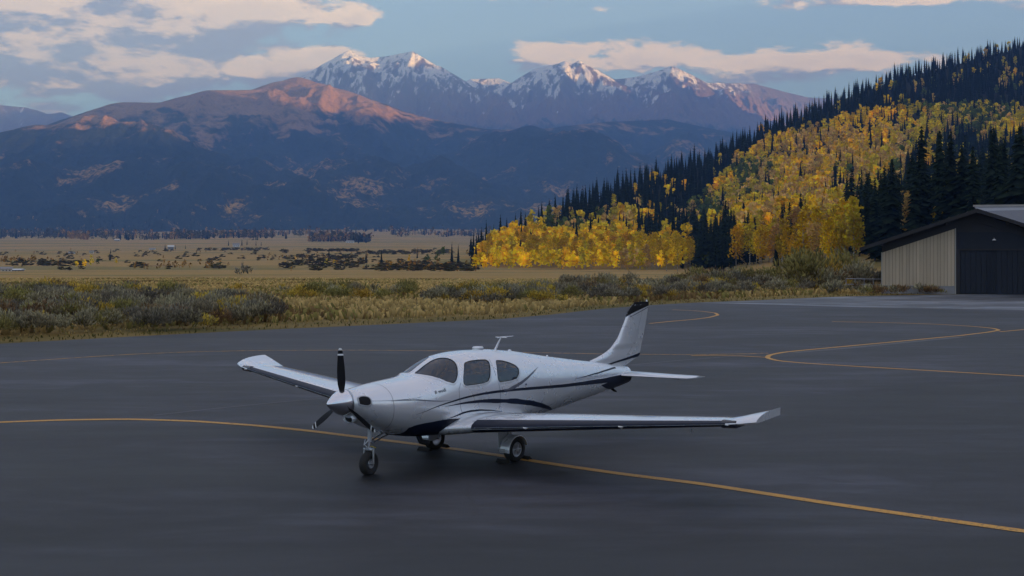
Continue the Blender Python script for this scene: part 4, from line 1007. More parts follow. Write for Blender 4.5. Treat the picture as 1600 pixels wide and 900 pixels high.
def poly_in(P, x, y): return inside(np.array(P, float), np.stack([np.asarray(x, float), np.asarray(y, float)], -1))
Y1 = [(736, 428), (738, 400), (775, 372), (850, 350), (905, 350), (950, 322), (1005, 338), (1000, 378), (1078, 374), (1086, 428)]
Y2 = [(1062, 335), (1108, 296), (1140, 262), (1190, 220), (1290, 194), (1330, 178), (1400, 168), (1480, 166), (1600, 168), (1700, 166), (1700, 205), (1600, 214), (1470, 216), (1425, 245), (1400, 290), (1345, 335), (1335, 380), (1300, 398), (1160, 402), (1140, 372), (1100, 362)]
Y3 = [(1410, 235), (1600, 240), (1620, 350), (1400, 352)]
Y4 = [(1440, 120), (1600, 95), (1600, 160), (1480, 165), (1400, 170)]
def kind_at(px, py, r):
    q = r.random()
    g = fbm(np.array(px / 60.), np.array(py / 40.), 2)
    if poly_in(Y1, px, py): return 'a' if q < (.95 if py > 375 else .8) else 'c'
    if poly_in(Y2, px, py):
        edge = .84 if py < 230 else .90
        if g > .34: edge -= .4
        return 'a' if q < edge else 'c'
    if poly_in(Y3, px, py): return 'a' if q < .34 else 'c'
    if poly_in(Y4, px, py): return 'a' if q < .10 else 'c'
    if px < 1090 and py > 330 and px > 800: return 'a' if q < .16 else 'c'
    return 'a' if q < .035 else 'c'
def colour_at(px, py, r):
    g = fbm(np.array(px / 90. + 3), np.array(py / 55. + 8), 3) + r.normal(0, .16)
    if px < 1095 and py > 372: return 'gold' if r.random() < .68 else ('orange' if r.random() < .45 else 'yellow green')
    if 1180 < px < 1420 and 205 < py < 325 and r.random() < .42: return 'tan'
    if 1130 < px < 1340 and py > 320: return ['gold', 'orange', 'gold', 'yellow green', 'tan'][r.integers(5)]
    return ('gold' if r.random() < .62 else 'orange') if g > -.05 else ('yellow green' if g > -.34 else ('tan' if g > -.42 else 'green'))
trees = []       # x, y, z, height, kind, colour, px, py of the foot, height in photo pixels
def add_tree(x, y, h, kind, col, z=None):
    z = float(ground_z(x, y)) if z is None else z
    trees.append([x, y, z, h, kind, col, 800 + F * x / y, YH + F * (H - z) / y, F * h / y])
r2 = np.random.default_rng(5)
Yc = 215.0
while Yc < 1990:
    sp = 5.0 + Yc / 380
    lo, hi = (735 - 800) / F * Yc, (1740 - 800) / F * Yc
    nx = int((hi - lo) / sp)
    xs_ = lo + (np.arange(nx) + r2.random(nx)) * sp; ys_ = Yc + r2.random(nx) * sp
    zz = ground_z(xs_, ys_); pxs = 800 + F * xs_ / ys_; pys = YH + F * (H - zz) / ys_
    yb = interp(pxs, HB); yr = interp(pxs, HR_)
    for x, y, z, px, py, b_, q_ in zip(xs_, ys_, zz, pxs, pys, yb, yr):
        if y < b_ - 4 or y > q_ + 60: continue
        if r2.random() < .06: continue
        if 735 < px < 1095 and y < b_ + 18 and False: continue
        k = kind_at(px, py - .6 * F * 12 / y, r2)
        if 1165 < px < 1345 and py > 330: k = 'a' if r2.random() < .9 else 'c'
        if k == 'c':
            h = r2.choice([r2.uniform(8, 14), r2.uniform(13, 20), r2.uniform(16, 23)]) * (1.12 if r2.random() < .15 else 1); 
            if px < 830: h *= .85
            if 1420 < px and py > 300: h *= 1.15
            add_tree(x, y, h, 'c', '', z)
        else: add_tree(x, y, r2.uniform(9.5, 16), 'a', colour_at(px, py - .6 * F * 12 / y, r2), z)
    Yc += sp
def foot(px, py):
    Ys_ = np.arange(60, 3500, 2.0); Z_ = ground_z((px - 800) / F * Ys_, Ys_); p = YH + F * (H - Z_) / Ys_
    i = np.nonzero(p <= py)[0]; return float(Ys_[i[0]]) if len(i) else 3400.
def add_px(px, py, hp, kind, col=''):
    Y_ = foot(px, py); add_tree((px - 800) / F * Y_, Y_, hp * Y_ / F, kind, col); return trees[-1]
# the bright front row at the meadow's edge
q = 742.0
while q < 1078:
    col = 'gold' if r2.random() < .75 else ('orange' if r2.random() < .5 else 'yellow green')
    if 965 < q < 985: col = 'tan'
    if 992 < q < 1016: col = 'tan' if r2.random() < .5 else 'yellow green'
    add_px(q, 423.5 + r2.uniform(-1.5, 1.0), r2.uniform(29, 42) * (.8 if q < 770 else 1) + (6 if q > 1020 else 0), 'a', col); q += r2.uniform(6.5, 12)
for a in [(1062, 419, 52, 'a', 'gold'), (1128, 425, 58, 'c'), (1118, 424, 42, 'c'), (1143, 422, 46, 'c'), (1095, 419, 44, 'a', 'green'), (1108, 420, 30, 'a', 'green'), (1190, 413, 64, 'a', 'orange'), (1168, 412, 50, 'a', 'tan'), (1205, 410, 58, 'a', 'gold'), (1232, 407, 62, 'a', 'gold'), (1212, 412, 40, 'c'),
          (1248, 409, 36, 'c'), (1268, 404, 34, 'a', 'green'), (1275, 398, 66, 'a', 'orange'), (1300, 394, 60, 'a', 'gold'), (1320, 390, 62, 'a', 'gold'), (1290, 405, 28, 'a', 'green'), (1352, 398, 34, 'a', 'green'), (1380, 376, 66, 'a', 'gold'), (1335, 402, 30, 'c'), (1425, 372, 70, 'a', 'yellow green'), (1455, 360, 56, 'a', 'gold'), (1448, 374, 60, 'c'),
          (1412, 370, 44, 'a', 'green'), (1478, 318, 100, 'c'), (1508, 325, 112, 'c'), (1535, 325, 100, 'c'), (1562, 335, 120, 'c'), (1590, 340, 125, 'c'), (1430, 318, 88, 'c'), (1448, 352, 56, 'a', 'gold'), (1470, 356, 62, 'a', 'gold'), (1438, 342, 44, 'a', 'orange'), (1492, 352, 46, 'a', 'yellow green'), (1600, 350, 40, 'a', 'gold'), (1372, 320, 62, 'c'), (1340, 332, 48, 'c'), (1290, 330, 50, 'c'), (1216, 345, 50, 'c'), (1245, 338, 44, 'c'), (1345, 200, 30, 'c'), (1310, 208, 28, 'c'), (1382, 205, 30, 'c'), (1417, 208, 32, 'c'),
          (1150, 402, 30, 'c'), (1405, 385, 50, 'c'), (1465, 385, 50, 'c'), (1598, 330, 30, 'a', 'gold'),
          (514, 405, 18, 'c'), (572, 411, 19, 'c'), (596, 418.5, 29, 'c'), (573, 419, 9, 'c'), (706, 416, 38, 'c'), (716, 414, 32, 'c'), (748, 402, 36, 'c'), (735, 395, 22, 'c'), (652, 404, 14, 'c'), (668, 412, 16, 'a', 'green'), (684, 412, 20, 'a', 'green'), (640, 410, 12, 'a', 'orange'), (692, 408, 22, 'a', 'green'),
          (132, 419, 16, 'a', 'gold'), (120, 419, 12, 'a', 'gold'), (142, 416, 18, 'a', 'yellow green'), (153, 418, 14, 'a', 'green'), (172, 407, 14, 'c'), (181, 412, 10, 'a', 'yellow green'), (173, 396, 8, 'c'), (104, 399, 7, 'c'), (143, 396, 6, 'c'), (258, 391, 10, 'c'), (274, 390, 8, 'c'), (290, 389, 7, 'c'), (357, 384, 9, 'c'), (378, 384, 11, 'c'), (386, 383, 9, 'c'), (400, 384, 9, 'c'), (408, 384, 7, 'c'),
          (462, 411, 10, 'a', 'tan'), (510, 414, 10, 'a', 'yellow green'), (522, 414, 9, 'a', 'gold'), (491, 407, 5, 'c'), (560, 381, 13, 'c'), (572, 380, 10, 'c')]:
    add_px(*a)
A_ = [t for t in trees if t[4] == 'a']; C_t = [t for t in trees if t[4] == 'c']
def inframe(t): return -20 < t[6] < 1620 and t[7] - t[8] < 480
def visible_sort(L):
    # trees low on the slope and near show most of themselves; those behind are mostly covered
    def key(t):
        return -(t[8] * (1.0 if inframe(t) else 0)) - (15 if t[7] > 400 else 0)
    return sorted(L, key=key)
def zone(t):
    px, py = t[6], t[7]
    if px < 735: return None
    yb, yr = float(interp(px, HB)), float(interp(px, HR_)); s = (t[1] - yb) / (yr - yb)
    v = 'at the foot' if s < .05 else ('on the lower part' if s < .3 else ('half way up' if s < .6 else ('on the upper part' if s < .92 else 'along the crest')))
    h = 'near its meadow tip' if px < 860 else ('behind the tail fin' if px < 1040 else ('left of the round willow' if px < 1190 else ('above the round willow' if px < 1330 else ('left of the hangar ridge' if px < 1480 else 'above the hangar door'))))
    return {'at the foot': 'at the hill foot', 'on the lower part': 'low on the hill', 'half way up': 'half way up the hill', 'on the upper part': 'high on the hill', 'along the crest': 'on the hill crest'}[v] + ' ' + h
rt = np.random.default_rng(21)
SOLO = set(); NAMED = []
front_n = 0
def place(t, kind):
    global front_n
    x, y, z, h, k, col, px, py, hp = t
    if k == 'c': name, crown, trunk, base = 'spruce_tree', CON[rt.integers(7)], CONT, 'dark spruce'
    else: name, crown, trunk, base = 'aspen_tree', ASPM[col][rt.integers(3)], ASPT, {'gold': 'golden aspen', 'orange': 'orange aspen', 'yellow green': 'greenish aspen', 'tan': 'tan aspen', 'green': 'green aspen'}[col]
    root = bpy.data.objects.new(name, None); COL.objects.link(root); root.location = (x, y, z - .15); a = rt.random() * 6.28; root.rotation_euler = (0, 0, a)
    w = rt.uniform(.9, 1.12) * (1.0 if k == 'a' else (.98 if px > 735 else 1.5)); root.scale = (h * w, h * w, h)
    link('crown', crown, root)
    if hp > 26 or px < 735: link('trunk', trunk, root)
    zn = zone(t)
    if zn is None:
        where = 'standing on the valley floor' + (' beside the hill wood' if px > 620 else (' behind the propeller' if px > 440 else ' among the far fields'))
    elif k == 'a' and py > 419 and px < 1090: where = 'in the front row at the meadow edge'
    else: where = zn
    NAMED.append((root, base, 'tree', where, px, hp))
MAXT = 298
for L in (visible_sort(A_), visible_sort(C_t)):
    for t in L[:MAXT]: place(t, t[4]); SOLO.add(id(t))
# the rest of the wood as one mass
far = Acc(); r3 = np.random.default_rng(31)
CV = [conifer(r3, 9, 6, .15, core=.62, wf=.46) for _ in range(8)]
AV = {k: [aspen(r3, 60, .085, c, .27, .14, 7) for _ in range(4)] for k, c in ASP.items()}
nst = 0
for t in trees:
    if id(t) in SOLO: continue
    x, y, z, h, k, col, px, py, hp = t
    V, Q_, C = CV[r3.integers(8)] if k == 'c' else AV[col][r3.integers(4)]
    a = r3.random() * 6.28; c, s = math.cos(a), math.sin(a); W_ = h * r3.uniform(.9, 1.15)
    Vw = np.stack([(V[:, 0] * c - V[:, 1] * s) * W_ + x, (V[:, 0] * s + V[:, 1] * c) * W_ + y, V[:, 2] * h + z - .2], -1)
    far.add(Vw, Q_, C * r3.uniform(.75, 1.25) * (1.25 if k == 'a' else 1)); nst += 1
tag(link('distant_forest', far.mesh('distant_forest')), 'the rest of the mixed spruce and aspen wood covering the hillside', None, None, 'stuff')
print('trees', len(A_), len(C_t), nst)

# --- woods along the far edge of the valley and on the lower slopes of the range
fv = Acc(); r4 = np.random.default_rng(41)
DKs = [aspen(r4, 26, .16, (.12, .105, .045), .5, .02, 4) for _ in range(5)]
CVs = [conifer(r4, 4, 5, .2, (.012, .02, .014), core=.8, wf=.5) for _ in range(5)]; AVs = [aspen(r4, 16, .13, (.42, .25, .04), .26, .08, 4) for _ in range(5)]
def scatter_px(n, x0, x1, yf, kindp, hr, dep):
    for _ in range(n):
        px = r4.uniform(x0, x1); Y_ = r4.uniform(*dep); X_ = (px - 800) / F * Y_
        if dep[0] > 2500 and fbm(np.array(X_ / 260.), np.array(Y_ / 200.), 3) < -.05: continue
        Y_ += 260 * float(fbm(np.array(X_ / 420.), np.array(7.), 3)) if dep[0] > 2500 else 0; X_ = (px - 800) / F * Y_; z = float(ground_z(X_, Y_))
        k = r4.random() < kindp; V, Q_, C = AVs[r4.integers(5)] if k else ((DKs if (hr[1] < 5 or r4.random() < .5) else CVs)[r4.integers(5)])
        h = r4.uniform(*hr) * (1 if hr[1] < 5 else r4.choice([.6, .8, 1, 1.15])); Vw = V * h * (np.array([2.6, 2.0, .75]) if hr[1] < 5 and not k else 1); Vw = Vw + np.array([X_, Y_, z - .3]); fv.add(Vw, Q_, C * r4.uniform(.7, 1.3))
def wood(n, pts, kindp, hr):
    """pts: px and depth of clumps along the valley"""
    for (x0, x1, d0, d1, m, kp) in pts: scatter_px(m, x0, x1, None, kp, hr, (d0, d1))
wood(0, [(-60, 110, 3050, 4200, 620, .04), (90, 330, 3100, 3900, 640, .22), (108, 138, 3000, 3060, 60, 1.0), (150, 290, 3500, 3800, 260, .8), (200, 245, 3000, 3080, 90, .1), (260, 430, 3200, 4100, 420, .3), (300, 430, 2950, 3050, 150, .12), (380, 560, 3100, 4200, 620, .38), (440, 520, 3000, 3100, 120, .1), (480, 580, 2850, 2950, 200, .5), (552, 578, 2700, 2760, 60, .05), (610, 770, 3900, 4600, 420, .35), (0, 800, 4300, 5000, 700, .2), (620, 700, 3600, 3700, 60, .5), (700, 790, 3700, 4000, 90, .3)], 0, (10, 19))
# hedges and thickets nearer on the valley floor
wood(0, [(-20, 60, 760, 860, 60, .85), (60, 130, 680, 790, 34, .3), (205, 300, 600, 680, 34, .8), (320, 350, 620, 660, 12, .6), (590, 745, 480, 680, 110, .4), (400, 560, 820, 1000, 70, .2), (440, 560, 620, 760, 46, .08), (560, 720, 560, 800, 60, .4), (0, 400, 560, 1500, 90, .25), (440, 740, 450, 1500, 60, .4), (320, 420, 1500, 1600, 60, .1), (480, 560, 1300, 1400, 60, .1), (560, 700, 1100, 1300, 90, .15)], 0, (1.6, 4.2))
# woods that climb the lowest slopes of the range
for _ in range(4200):
    px = r4.uniform(-60, 1000); Y_ = r4.uniform(4000, 5050); X_ = (px - 800) / F * Y_; z = RANGE_Z(px, Y_)
    if z < float(ground_z(X_, Y_)) + 2: continue
    g = float(fbm(np.array(X_ / 500.), np.array(Y_ / 260.), 3)); k = r4.random() < (.85 if g > .27 else .03)
    V, Q_, C = AVs[r4.integers(5)] if k else CVs[r4.integers(5)]
    fv.add(V * r4.uniform(10, 18) + np.array([X_, Y_, z - 2]), Q_, C * r4.uniform(.7, 1.3))
tag(link('valley_woods', fv.mesh('valley_woods')), 'scattered woods and hedges along the far valley floor', None, None, 'stuff')

# --- sagebrush and other shrubs
SH = {'sage': (.30, .265, .165), 'grey sage': (.20, .178, .13), 'rabbitbrush': (.50, .35, .06), 'rust': (.24, .15, .075), 'olive': (.27, .235, .08)}
def shrub(r, n, tint, lob=8, size=.055):
    an = r.random(lob) * 6.283; rad = .42 * r.random(lob) ** .6; Cc = np.stack([np.cos(an) * rad, np.sin(an) * rad, .30 + .32 * r.random(lob) * (1 - rad)], -1); Lr = .20 + .16 * r.random(lob)
    k = r.integers(0, lob, n); d = r.normal(size=(n, 3)); d[:, 2] = np.abs(d[:, 2]) * 1.1 - .25; d /= np.linalg.norm(d, axis=1, keepdims=True)
    P = Cc[k] + d * Lr[k][:, None] * (.5 + .6 * r.random((n, 1))); P[:, 2] = np.maximum(P[:, 2], .02)
    up = d * .6 + np.array([0, 0, .8]) + r.normal(0, .25, (n, 3)); up /= np.linalg.norm(up, axis=1, keepdims=True); sd = np.cross(up, r.normal(size=(n, 3))); sd /= np.linalg.norm(sd, axis=1, keepdims=True)
    L_ = size * (.7 + 1.1 * r.random((n, 1))); V = np.stack([P - up * L_, P + sd * L_ * .32, P + up * L_ * 1.3, P - sd * L_ * .32], 1).reshape(-1, 3)
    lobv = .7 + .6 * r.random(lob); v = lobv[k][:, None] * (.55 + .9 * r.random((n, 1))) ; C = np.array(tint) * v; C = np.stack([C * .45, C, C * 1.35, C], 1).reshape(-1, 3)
    return V, np.arange(4 * n).reshape(n, 4), C
r5 = np.random.default_rng(51)
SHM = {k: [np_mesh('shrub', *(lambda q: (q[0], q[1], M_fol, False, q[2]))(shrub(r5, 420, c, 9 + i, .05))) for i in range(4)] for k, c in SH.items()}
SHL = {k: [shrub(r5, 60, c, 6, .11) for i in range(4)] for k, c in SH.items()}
shrubs = []
def belt(poly, n, hr, mixk, dense=None):
    P = np.array(poly, float); x0, y0 = P.min(0); x1, y1 = P.max(0); c = 0; tries = 0
    Y0_, Y1_ = H * F / (y1 - YH), H * F / (y0 - YH)
    while c < n and tries < n * 60:
        tries += 1; Y_ = r5.uniform(Y0_, Y1_); px = r5.uniform(x0, x1)
        if r5.random() > Y_ / Y1_: continue
        py = YH + F * H / Y_
        if not poly_in(P, px, py): continue
        x = (px - 800) / F * Y_
        if dense is not None and fbm(np.array(x / 5.), np.array(Y_ / 5.), 2) < dense: continue
        h = r5.uniform(*hr); k = mixk[r5.integers(len(mixk))]
        shrubs.append([x, Y_, float(ground_z(x, Y_)), h, k, px, py, F * h / Y_]); c += 1
SG = ['sage'] * 6 + ['grey sage'] * 5 + ['rabbitbrush', 'rabbitbrush', 'olive', 'rust']
belt([(-260, 471), (0, 464), (200, 463), (380, 476), (440, 493), (440, 502), (300, 515), (120, 524), (0, 530), (-260, 545), (-520, 560), (-520, 474)], 640, (.55, 1.25), SG, -.4)
belt([(-200, 456), (0, 454), (480, 456), (480, 462), (200, 464), (-200, 466)], 14, (.5, 1.3), ['rabbitbrush', 'rust', 'olive', 'grey sage'])
belt([(440, 454), (640, 458), (640, 474), (440, 470)], 35, (.5, 1.2), ['rabbitbrush', 'olive', 'sage'])
belt([(660, 466), (800, 458), (1000, 450), (1200, 446), (1340, 446), (1340, 459), (1180, 464), (1000, 470), (860, 476), (760, 478), (660, 472)], 270, (.5, 1.2), SG, -.12)
belt([(880, 447), (1340, 444), (1340, 449), (880, 451)], 90, (.7, 1.6), SG + ['rust'])
belt([(1060, 446), (1380, 443.5), (1380, 446), (1060, 449)], 70, (.8, 1.9), ['sage', 'grey sage', 'olive', 'rust'])
belt([(1335, 453), (1480, 456), (1476, 461.0), (1335, 461.5)], 60, (.45, .85), ['rust', 'rust', 'rust', 'olive', 'sage'])
for (px, Y_, h, k) in [(1255, 97, 3.4, 'olive'), (1244, 98, 3.0, 'olive'), (1270, 99, 3.1, 'olive'), (1296, 96, 2.0, 'sage'), (1312, 97, 1.7, 'rust'), (1328, 99, 2.3, 'sage'), (1300, 105, 2.9, 'rabbitbrush'), (1345, 110, 2.6, 'sage'), (1360, 105, 1.8, 'grey sage'), (1228, 92, 1.2, 'olive'), (1210, 88, 1.3, 'sage'), (1316, 120, 3.6, 'olive'), (1168, 86, 1.2, 'grey sage'), (1106, 84, 1.15, 'grey sage'),
                       (468, 82, 1.0, 'rabbitbrush'), (482, 83, .9, 'olive'), (455, 80, .8, 'rabbitbrush'), (745, 84, 1.25, 'rabbitbrush'), (728, 83, 1.05, 'rabbitbrush'), (710, 82, .9, 'olive'), (758, 82, 1.1, 'rabbitbrush'), (75, 86, 1.3, 'rabbitbrush'), (62, 86, 1.0, 'rabbitbrush'), (186, 80, 1.2, 'olive'), (378, 210, 2.2, 'grey sage')]:
    x = (px - 800) / F * Y_; shrubs.append([x, Y_, float(ground_z(x, Y_)), h, k, px, YH + F * (H - float(ground_z(x, Y_))) / Y_, F * h / Y_])
NM = {'sage': 'pale sagebrush', 'grey sage': 'grey sagebrush', 'rabbitbrush': 'yellow shrub', 'rust': 'rusty brown shrub', 'olive': 'olive green shrub'}
cnt = {}; stf = Acc(); r6 = np.random.default_rng(61)
for q in sorted(shrubs, key=lambda q: -(q[7] + (100 if q[7] > 38 else 0)) * (1 if -10 < q[5] < 1610 else .01)):
    x, y, z, h, k, px, py, hp = q; w = h * r6.uniform(1.05, 1.5)
    kk = 'sage' if 'sage' in k else 'other'; cnt[kk] = cnt.get(kk, 0) + 1
    if hp > 38: w = h * 1.15
    if cnt[kk] <= (290 if kk == 'sage' else 200):
        o = link('sage_bush' if kk == 'sage' else 'shrub', SHM[k][r6.integers(4)]); o.location = (x, y, z - .03); o.rotation_euler = (0, 0, r6.random() * 6.28); o.scale = (w, w, h * 1.15)
        side_ = 'on the verge left of the wing tip' if px < 372 else ('on the verge behind the propeller' if px < 640 else ('in the scrub behind the cabin roof' if px < 860 else ('in the scrub behind the tail fin' if px < 1090 else ('in the scrub beyond the concrete' if px < 1335 else 'against the hangar wall'))))
        if hp > 38: side_ = 'beside the rail fence'
        NAMED.append((o, NM[k], 'shrub', side_, px, hp))
    else:
        V, Q_, C = SHL[k][r6.integers(4)]; stf.add(V * np.array([w, w, h * 1.15]) + np.array([x, y, z - .03]), Q_, C)
if stf.V: tag(link('scrub', stf.mesh('scrub')), 'low scrub filling the belt between the larger shrubs', None, None, 'stuff')
# --- labels: size first, then the place along the row, so that each one can be pointed out
UNI = ['', 'first', 'second', 'third', 'fourth', 'fifth', 'sixth', 'seventh', 'eighth', 'ninth', 'tenth', 'eleventh', 'twelfth', 'thirteenth', 'fourteenth', 'fifteenth', 'sixteenth', 'seventeenth', 'eighteenth', 'nineteenth', 'twentieth']
TENS = ['', '', 'twenty', 'thirty', 'forty', 'fifty', 'sixty', 'seventy', 'eighty', 'ninety']
def ordinal(n):
    if n <= 20: return UNI[n]
    if n % 10 == 0: return TENS[n // 10][:-1] + 'ieth'
    return TENS[n // 10] + '-' + UNI[n % 10]
fam = {}
for q in NAMED: fam.setdefault((q[1], q[2], q[3]), []).append(q)
for (base, cat, where), L in fam.items():
    hs = sorted(q[5] for q in L); lo_, hi_ = hs[len(hs) // 3], hs[2 * len(hs) // 3]
    sub = {}
    for q in L: sub.setdefault('' if len(L) < 6 else ('tall ' if q[5] > hi_ else ('low ' if q[5] < lo_ else 'middling ')), []).append(q)
    for sz, M_ in sub.items():
        M_.sort(key=lambda q: q[4])
        for i, q in enumerate(M_):
            if len(M_) == 1: lab = '%s%s %s' % (sz, base, where)
            elif i == 0: lab = 'leftmost %s%s %s' % (sz, base, where)
            elif i == len(M_) - 1: lab = 'rightmost %s%s %s' % (sz, base, where)
            else: lab = '%s%s, %s from the left %s' % (sz, base, ordinal(i + 1), where)
            tag(q[0], lab, cat, '%ss %s' % (base, where))
# --- grass tufts
r7 = np.random.default_rng(71); n = 80000
Yg = np.sqrt(r7.uniform(40 ** 2, 150 ** 2, n)); pg = r7.uniform(-300, 1440, n); Xg = (pg - 800) / F * Yg
ee = np.interp(pg, [p[0] for p in EDGE], [H * F / (p[1] - YH) for p in EDGE]); keep = Yg > ee + .25
Xg, Yg, pg = Xg[keep], Yg[keep], pg[keep]; n = len(Xg); Zg = ground_z(Xg, Yg)
dd = Yg - ee[keep]; h = np.where(dd < 4, r7.uniform(.04, .11, n), r7.uniform(.12, .42, n)); an = r7.random(n) * 3.14; w = h * .22
mx_ = fbm(Xg / 9, Yg / 9, 3) + r7.normal(0, .2, n)
colr = np.where((mx_ > -.16)[:, None], np.array([.50, .35, .14]), np.array([.26, .22, .07])); colr[dd < 2.5] = (.075, .075, .022); red = (mx_ < -.42); colr[red] = (.22, .14, .06)
colr = colr * r7.uniform(.6, 1.35, (n, 1)); lx = r7.normal(0, .35, n) * h
V = np.stack([np.stack([Xg - np.cos(an) * w, Yg - np.sin(an) * w, Zg], -1), np.stack([Xg + np.cos(an) * w, Yg + np.sin(an) * w, Zg], -1), np.stack([Xg + np.cos(an) * w * 1.2 + lx, Yg + np.sin(an) * w, Zg + h], -1), np.stack([Xg - np.cos(an) * w * .9 + lx, Yg, Zg + h * .85], -1)], 1).reshape(-1, 3)
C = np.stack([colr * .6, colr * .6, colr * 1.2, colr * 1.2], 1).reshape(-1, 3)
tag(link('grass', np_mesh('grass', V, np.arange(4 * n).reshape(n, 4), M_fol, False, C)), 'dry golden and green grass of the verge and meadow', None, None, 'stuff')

# ================================================================== hangar
he = np.array([.955, -.2966]); hb = np.array([.2966, .955]); HO = np.array([(1493 - 800) / F * 88.5, 88.5])
hangar = bpy.data.objects.new('hangar', None); COL.objects.link(hangar); hangar.location = (HO[0], HO[1], .0); hangar.rotation_euler = (0, 0, math.atan2(he[1], he[0]))
tag(hangar, 'low pitched hangar with pale board wall and dark navy folding door', 'hangar')
def woodb(N, b, t):
    p = posn(N); n = N.noise(N.vm('MULTIPLY', p, (5, 5, .35)), 1.6, 5, .6); oi = N.n('ShaderNodeObjectInfo')
    c = N.mix(n, (.42, .33, .225), (.58, .47, .335)); hs = N.n('ShaderNodeHueSaturation'); N.put(hs, 'Color', c); N.put(hs, 'Value', N.m('ADD', .88, N.m('MULTIPLY', oi.outputs['Random'], .2)))
    N.put(b, 'Base Color', hs.outputs[0]); b.inputs['Roughness'].default_value = .8
M_board = mat('weathered_boards', woodb)
def metb(c0, c1, rg):
    def f(N, b, t):
        n = N.noise(posn(N), 1.3, 4, .6); N.put(b, 'Base Color', N.mix(n, c0, c1)); b.inputs['Roughness'].default_value = rg
    return f
M_fasc = mat('dark_fascia', metb((.014, .013, .015), (.024, .022, .025), .7)); M_door = mat('navy_door_metal', metb((.006, .010, .019), (.010, .015, .027), .75))
M_roof = mat('grey_metal_roof', metb((.11, .12, .14), (.17, .18, .20), .5)); M_roofd = mat('dark_metal_roof', metb((.022, .023, .028), (.035, .035, .042), .6)); M_plin = mat('stone_plinth', metb((.20, .20, .21), (.36, .36, .37), .85)); M_trim = mat('pale_trim', metb((.30, .28, .25), (.42, .40, .36), .7))
def hbox(name, lo, hi, m, parent=None, bev=.0): 
    V, Fc = rbox(lo, hi, bev); return link(name, mesh(name, V, Fc, m), parent or hangar)
def prism(name, pts, t0, t1, m, parent=None):
    """outline in (s, z) pushed from depth t0 to t1"""
    n = len(pts); V = [(s, t0, z) for s, z in pts] + [(s, t1, z) for s, z in pts]
    return link(name, mesh(name, V, [tuple(range(n)), tuple(range(2 * n - 1, n - 1, -1))] + [(k, k + n, (k + 1) % n + n, (k + 1) % n) for k in range(n)], m), parent or hangar)
RS, RZ, SL = 1.4, 6.02, .345
rz = lambda s: RZ - SL * abs(s - RS)
# boards of the pale wall, each standing slightly unevenly on the plinth
wallp = prism('side_wall', [(-4.98, .0), (7.8, .0), (7.8, rz(7.8) - .25), (RS, RZ - .25), (-4.98, rz(-4.98) - .25)], .10, .26, M_fasc)
nb_ = 21; bw = 4.93 / nb_
for k in range(nb_):
    s0 = -4.98 + k * bw; s1 = s0 + bw - .018; d = -.012 * (k % 2) - random.uniform(0, .006)
    prism('board', [(s0, .58), (s1, .58), (s1, rz(s1) - .88), (s0, rz(s0) - .88)], .03 + d, .095, M_board, wallp)
hbox('plinth', (-4.99, .0, -.1), (-.06, .095, .55), M_plin); hbox('plinth_cap', (-5.02, -.04, .545), (-.05, .098, .578), M_trim)
hbox('corner_trim', (-5.06, -.02, .0), (-4.985, .12, rz(-5) - .86), M_trim); hbox('corner_trim', (-.045, -.03, .0), (.03, .12, rz(0) - .86), M_trim)
prism('gable_board', [(-5.0, rz(-5) - .87), (RS, RZ - .87), (7.8, rz(7.8) - .87), (7.8, rz(7.8) - .24), (RS, RZ - .24), (-5.0, rz(-5) - .24)], -.02, .09, M_fasc)
hbox('transom', (.04, -.01, 3.16), (7.7, .09, 4.42), M_door); hbox('transom_beam', (.035, -.07, 3.10), (7.7, .05, 3.22), M_fasc); hbox('transom_beam', (.035, -.05, 4.40), (7.7, .05, 4.50), M_fasc)
hbox('door_jamb', (.04, -.05, 0), (.30, .08, 3.10), M_fasc)
door = hbox('hangar_door', (.31, .05, .02), (7.3, .095, 3.10), M_door)
s_ = .33
while s_ < 7.2:
    w_ = .07 if 1.9 < s_ < 2.7 else .34; hbox('door_panel', (s_, .012 + random.uniform(0, .006), .04), (s_ + w_ - .035, .049, 3.08), M_door, door); s_ += .13 if 1.9 < s_ < 2.7 else .35
# side wall going back, roof slopes, rafters
hbox('end_wall', (-5.0, .27, 0), (-4.85, 15, rz(-5) - .26), M_board)
for sg, nm in ((-1, 'roof_slope'), (1, 'roof_slope')):
    e_ = RS + sg * 7.95
    V = [(RS, -1.0, RZ), (e_, -1.0, rz(e_)), (e_, 16, rz(e_)), (RS, 16, RZ)]; V += [(v[0], v[1], v[2] - .16) for v in V]
    rf = link(nm, mesh(nm, V, [(0, 1, 2, 3) if sg < 0 else (3, 2, 1, 0), (7, 6, 5, 4) if sg < 0 else (4, 5, 6, 7), (0, 4, 5, 1), (1, 5, 6, 2), (2, 6, 7, 3)], M_roofd), hangar)
    prism('barge_board', [(RS, RZ + .02), (e_, rz(e_) + .02), (e_, rz(e_) - .24), (RS, RZ - .24)], -1.05, -1.003, M_fasc, rf)
    for q in np.arange(.6, 8, .62):
        s0 = RS + sg * q; z0 = rz(s0); V2, F2 = rbox((s0 - .02, -1.0, z0 + .0), (s0 + .02, 16, z0 + .035), 0); link('standing_seam', mesh('standing_seam', V2, F2, M_roofd), rf)
    for q in (2.0, 4.2, 6.4):
        s0 = RS + sg * q; V2, F2 = rbox((s0 - .06, -.95, rz(s0) - .42), (s0 + .06, .0, rz(s0) - .19), 0); link('purlin_end', mesh('purlin_end', V2, F2, M_fasc), rf)
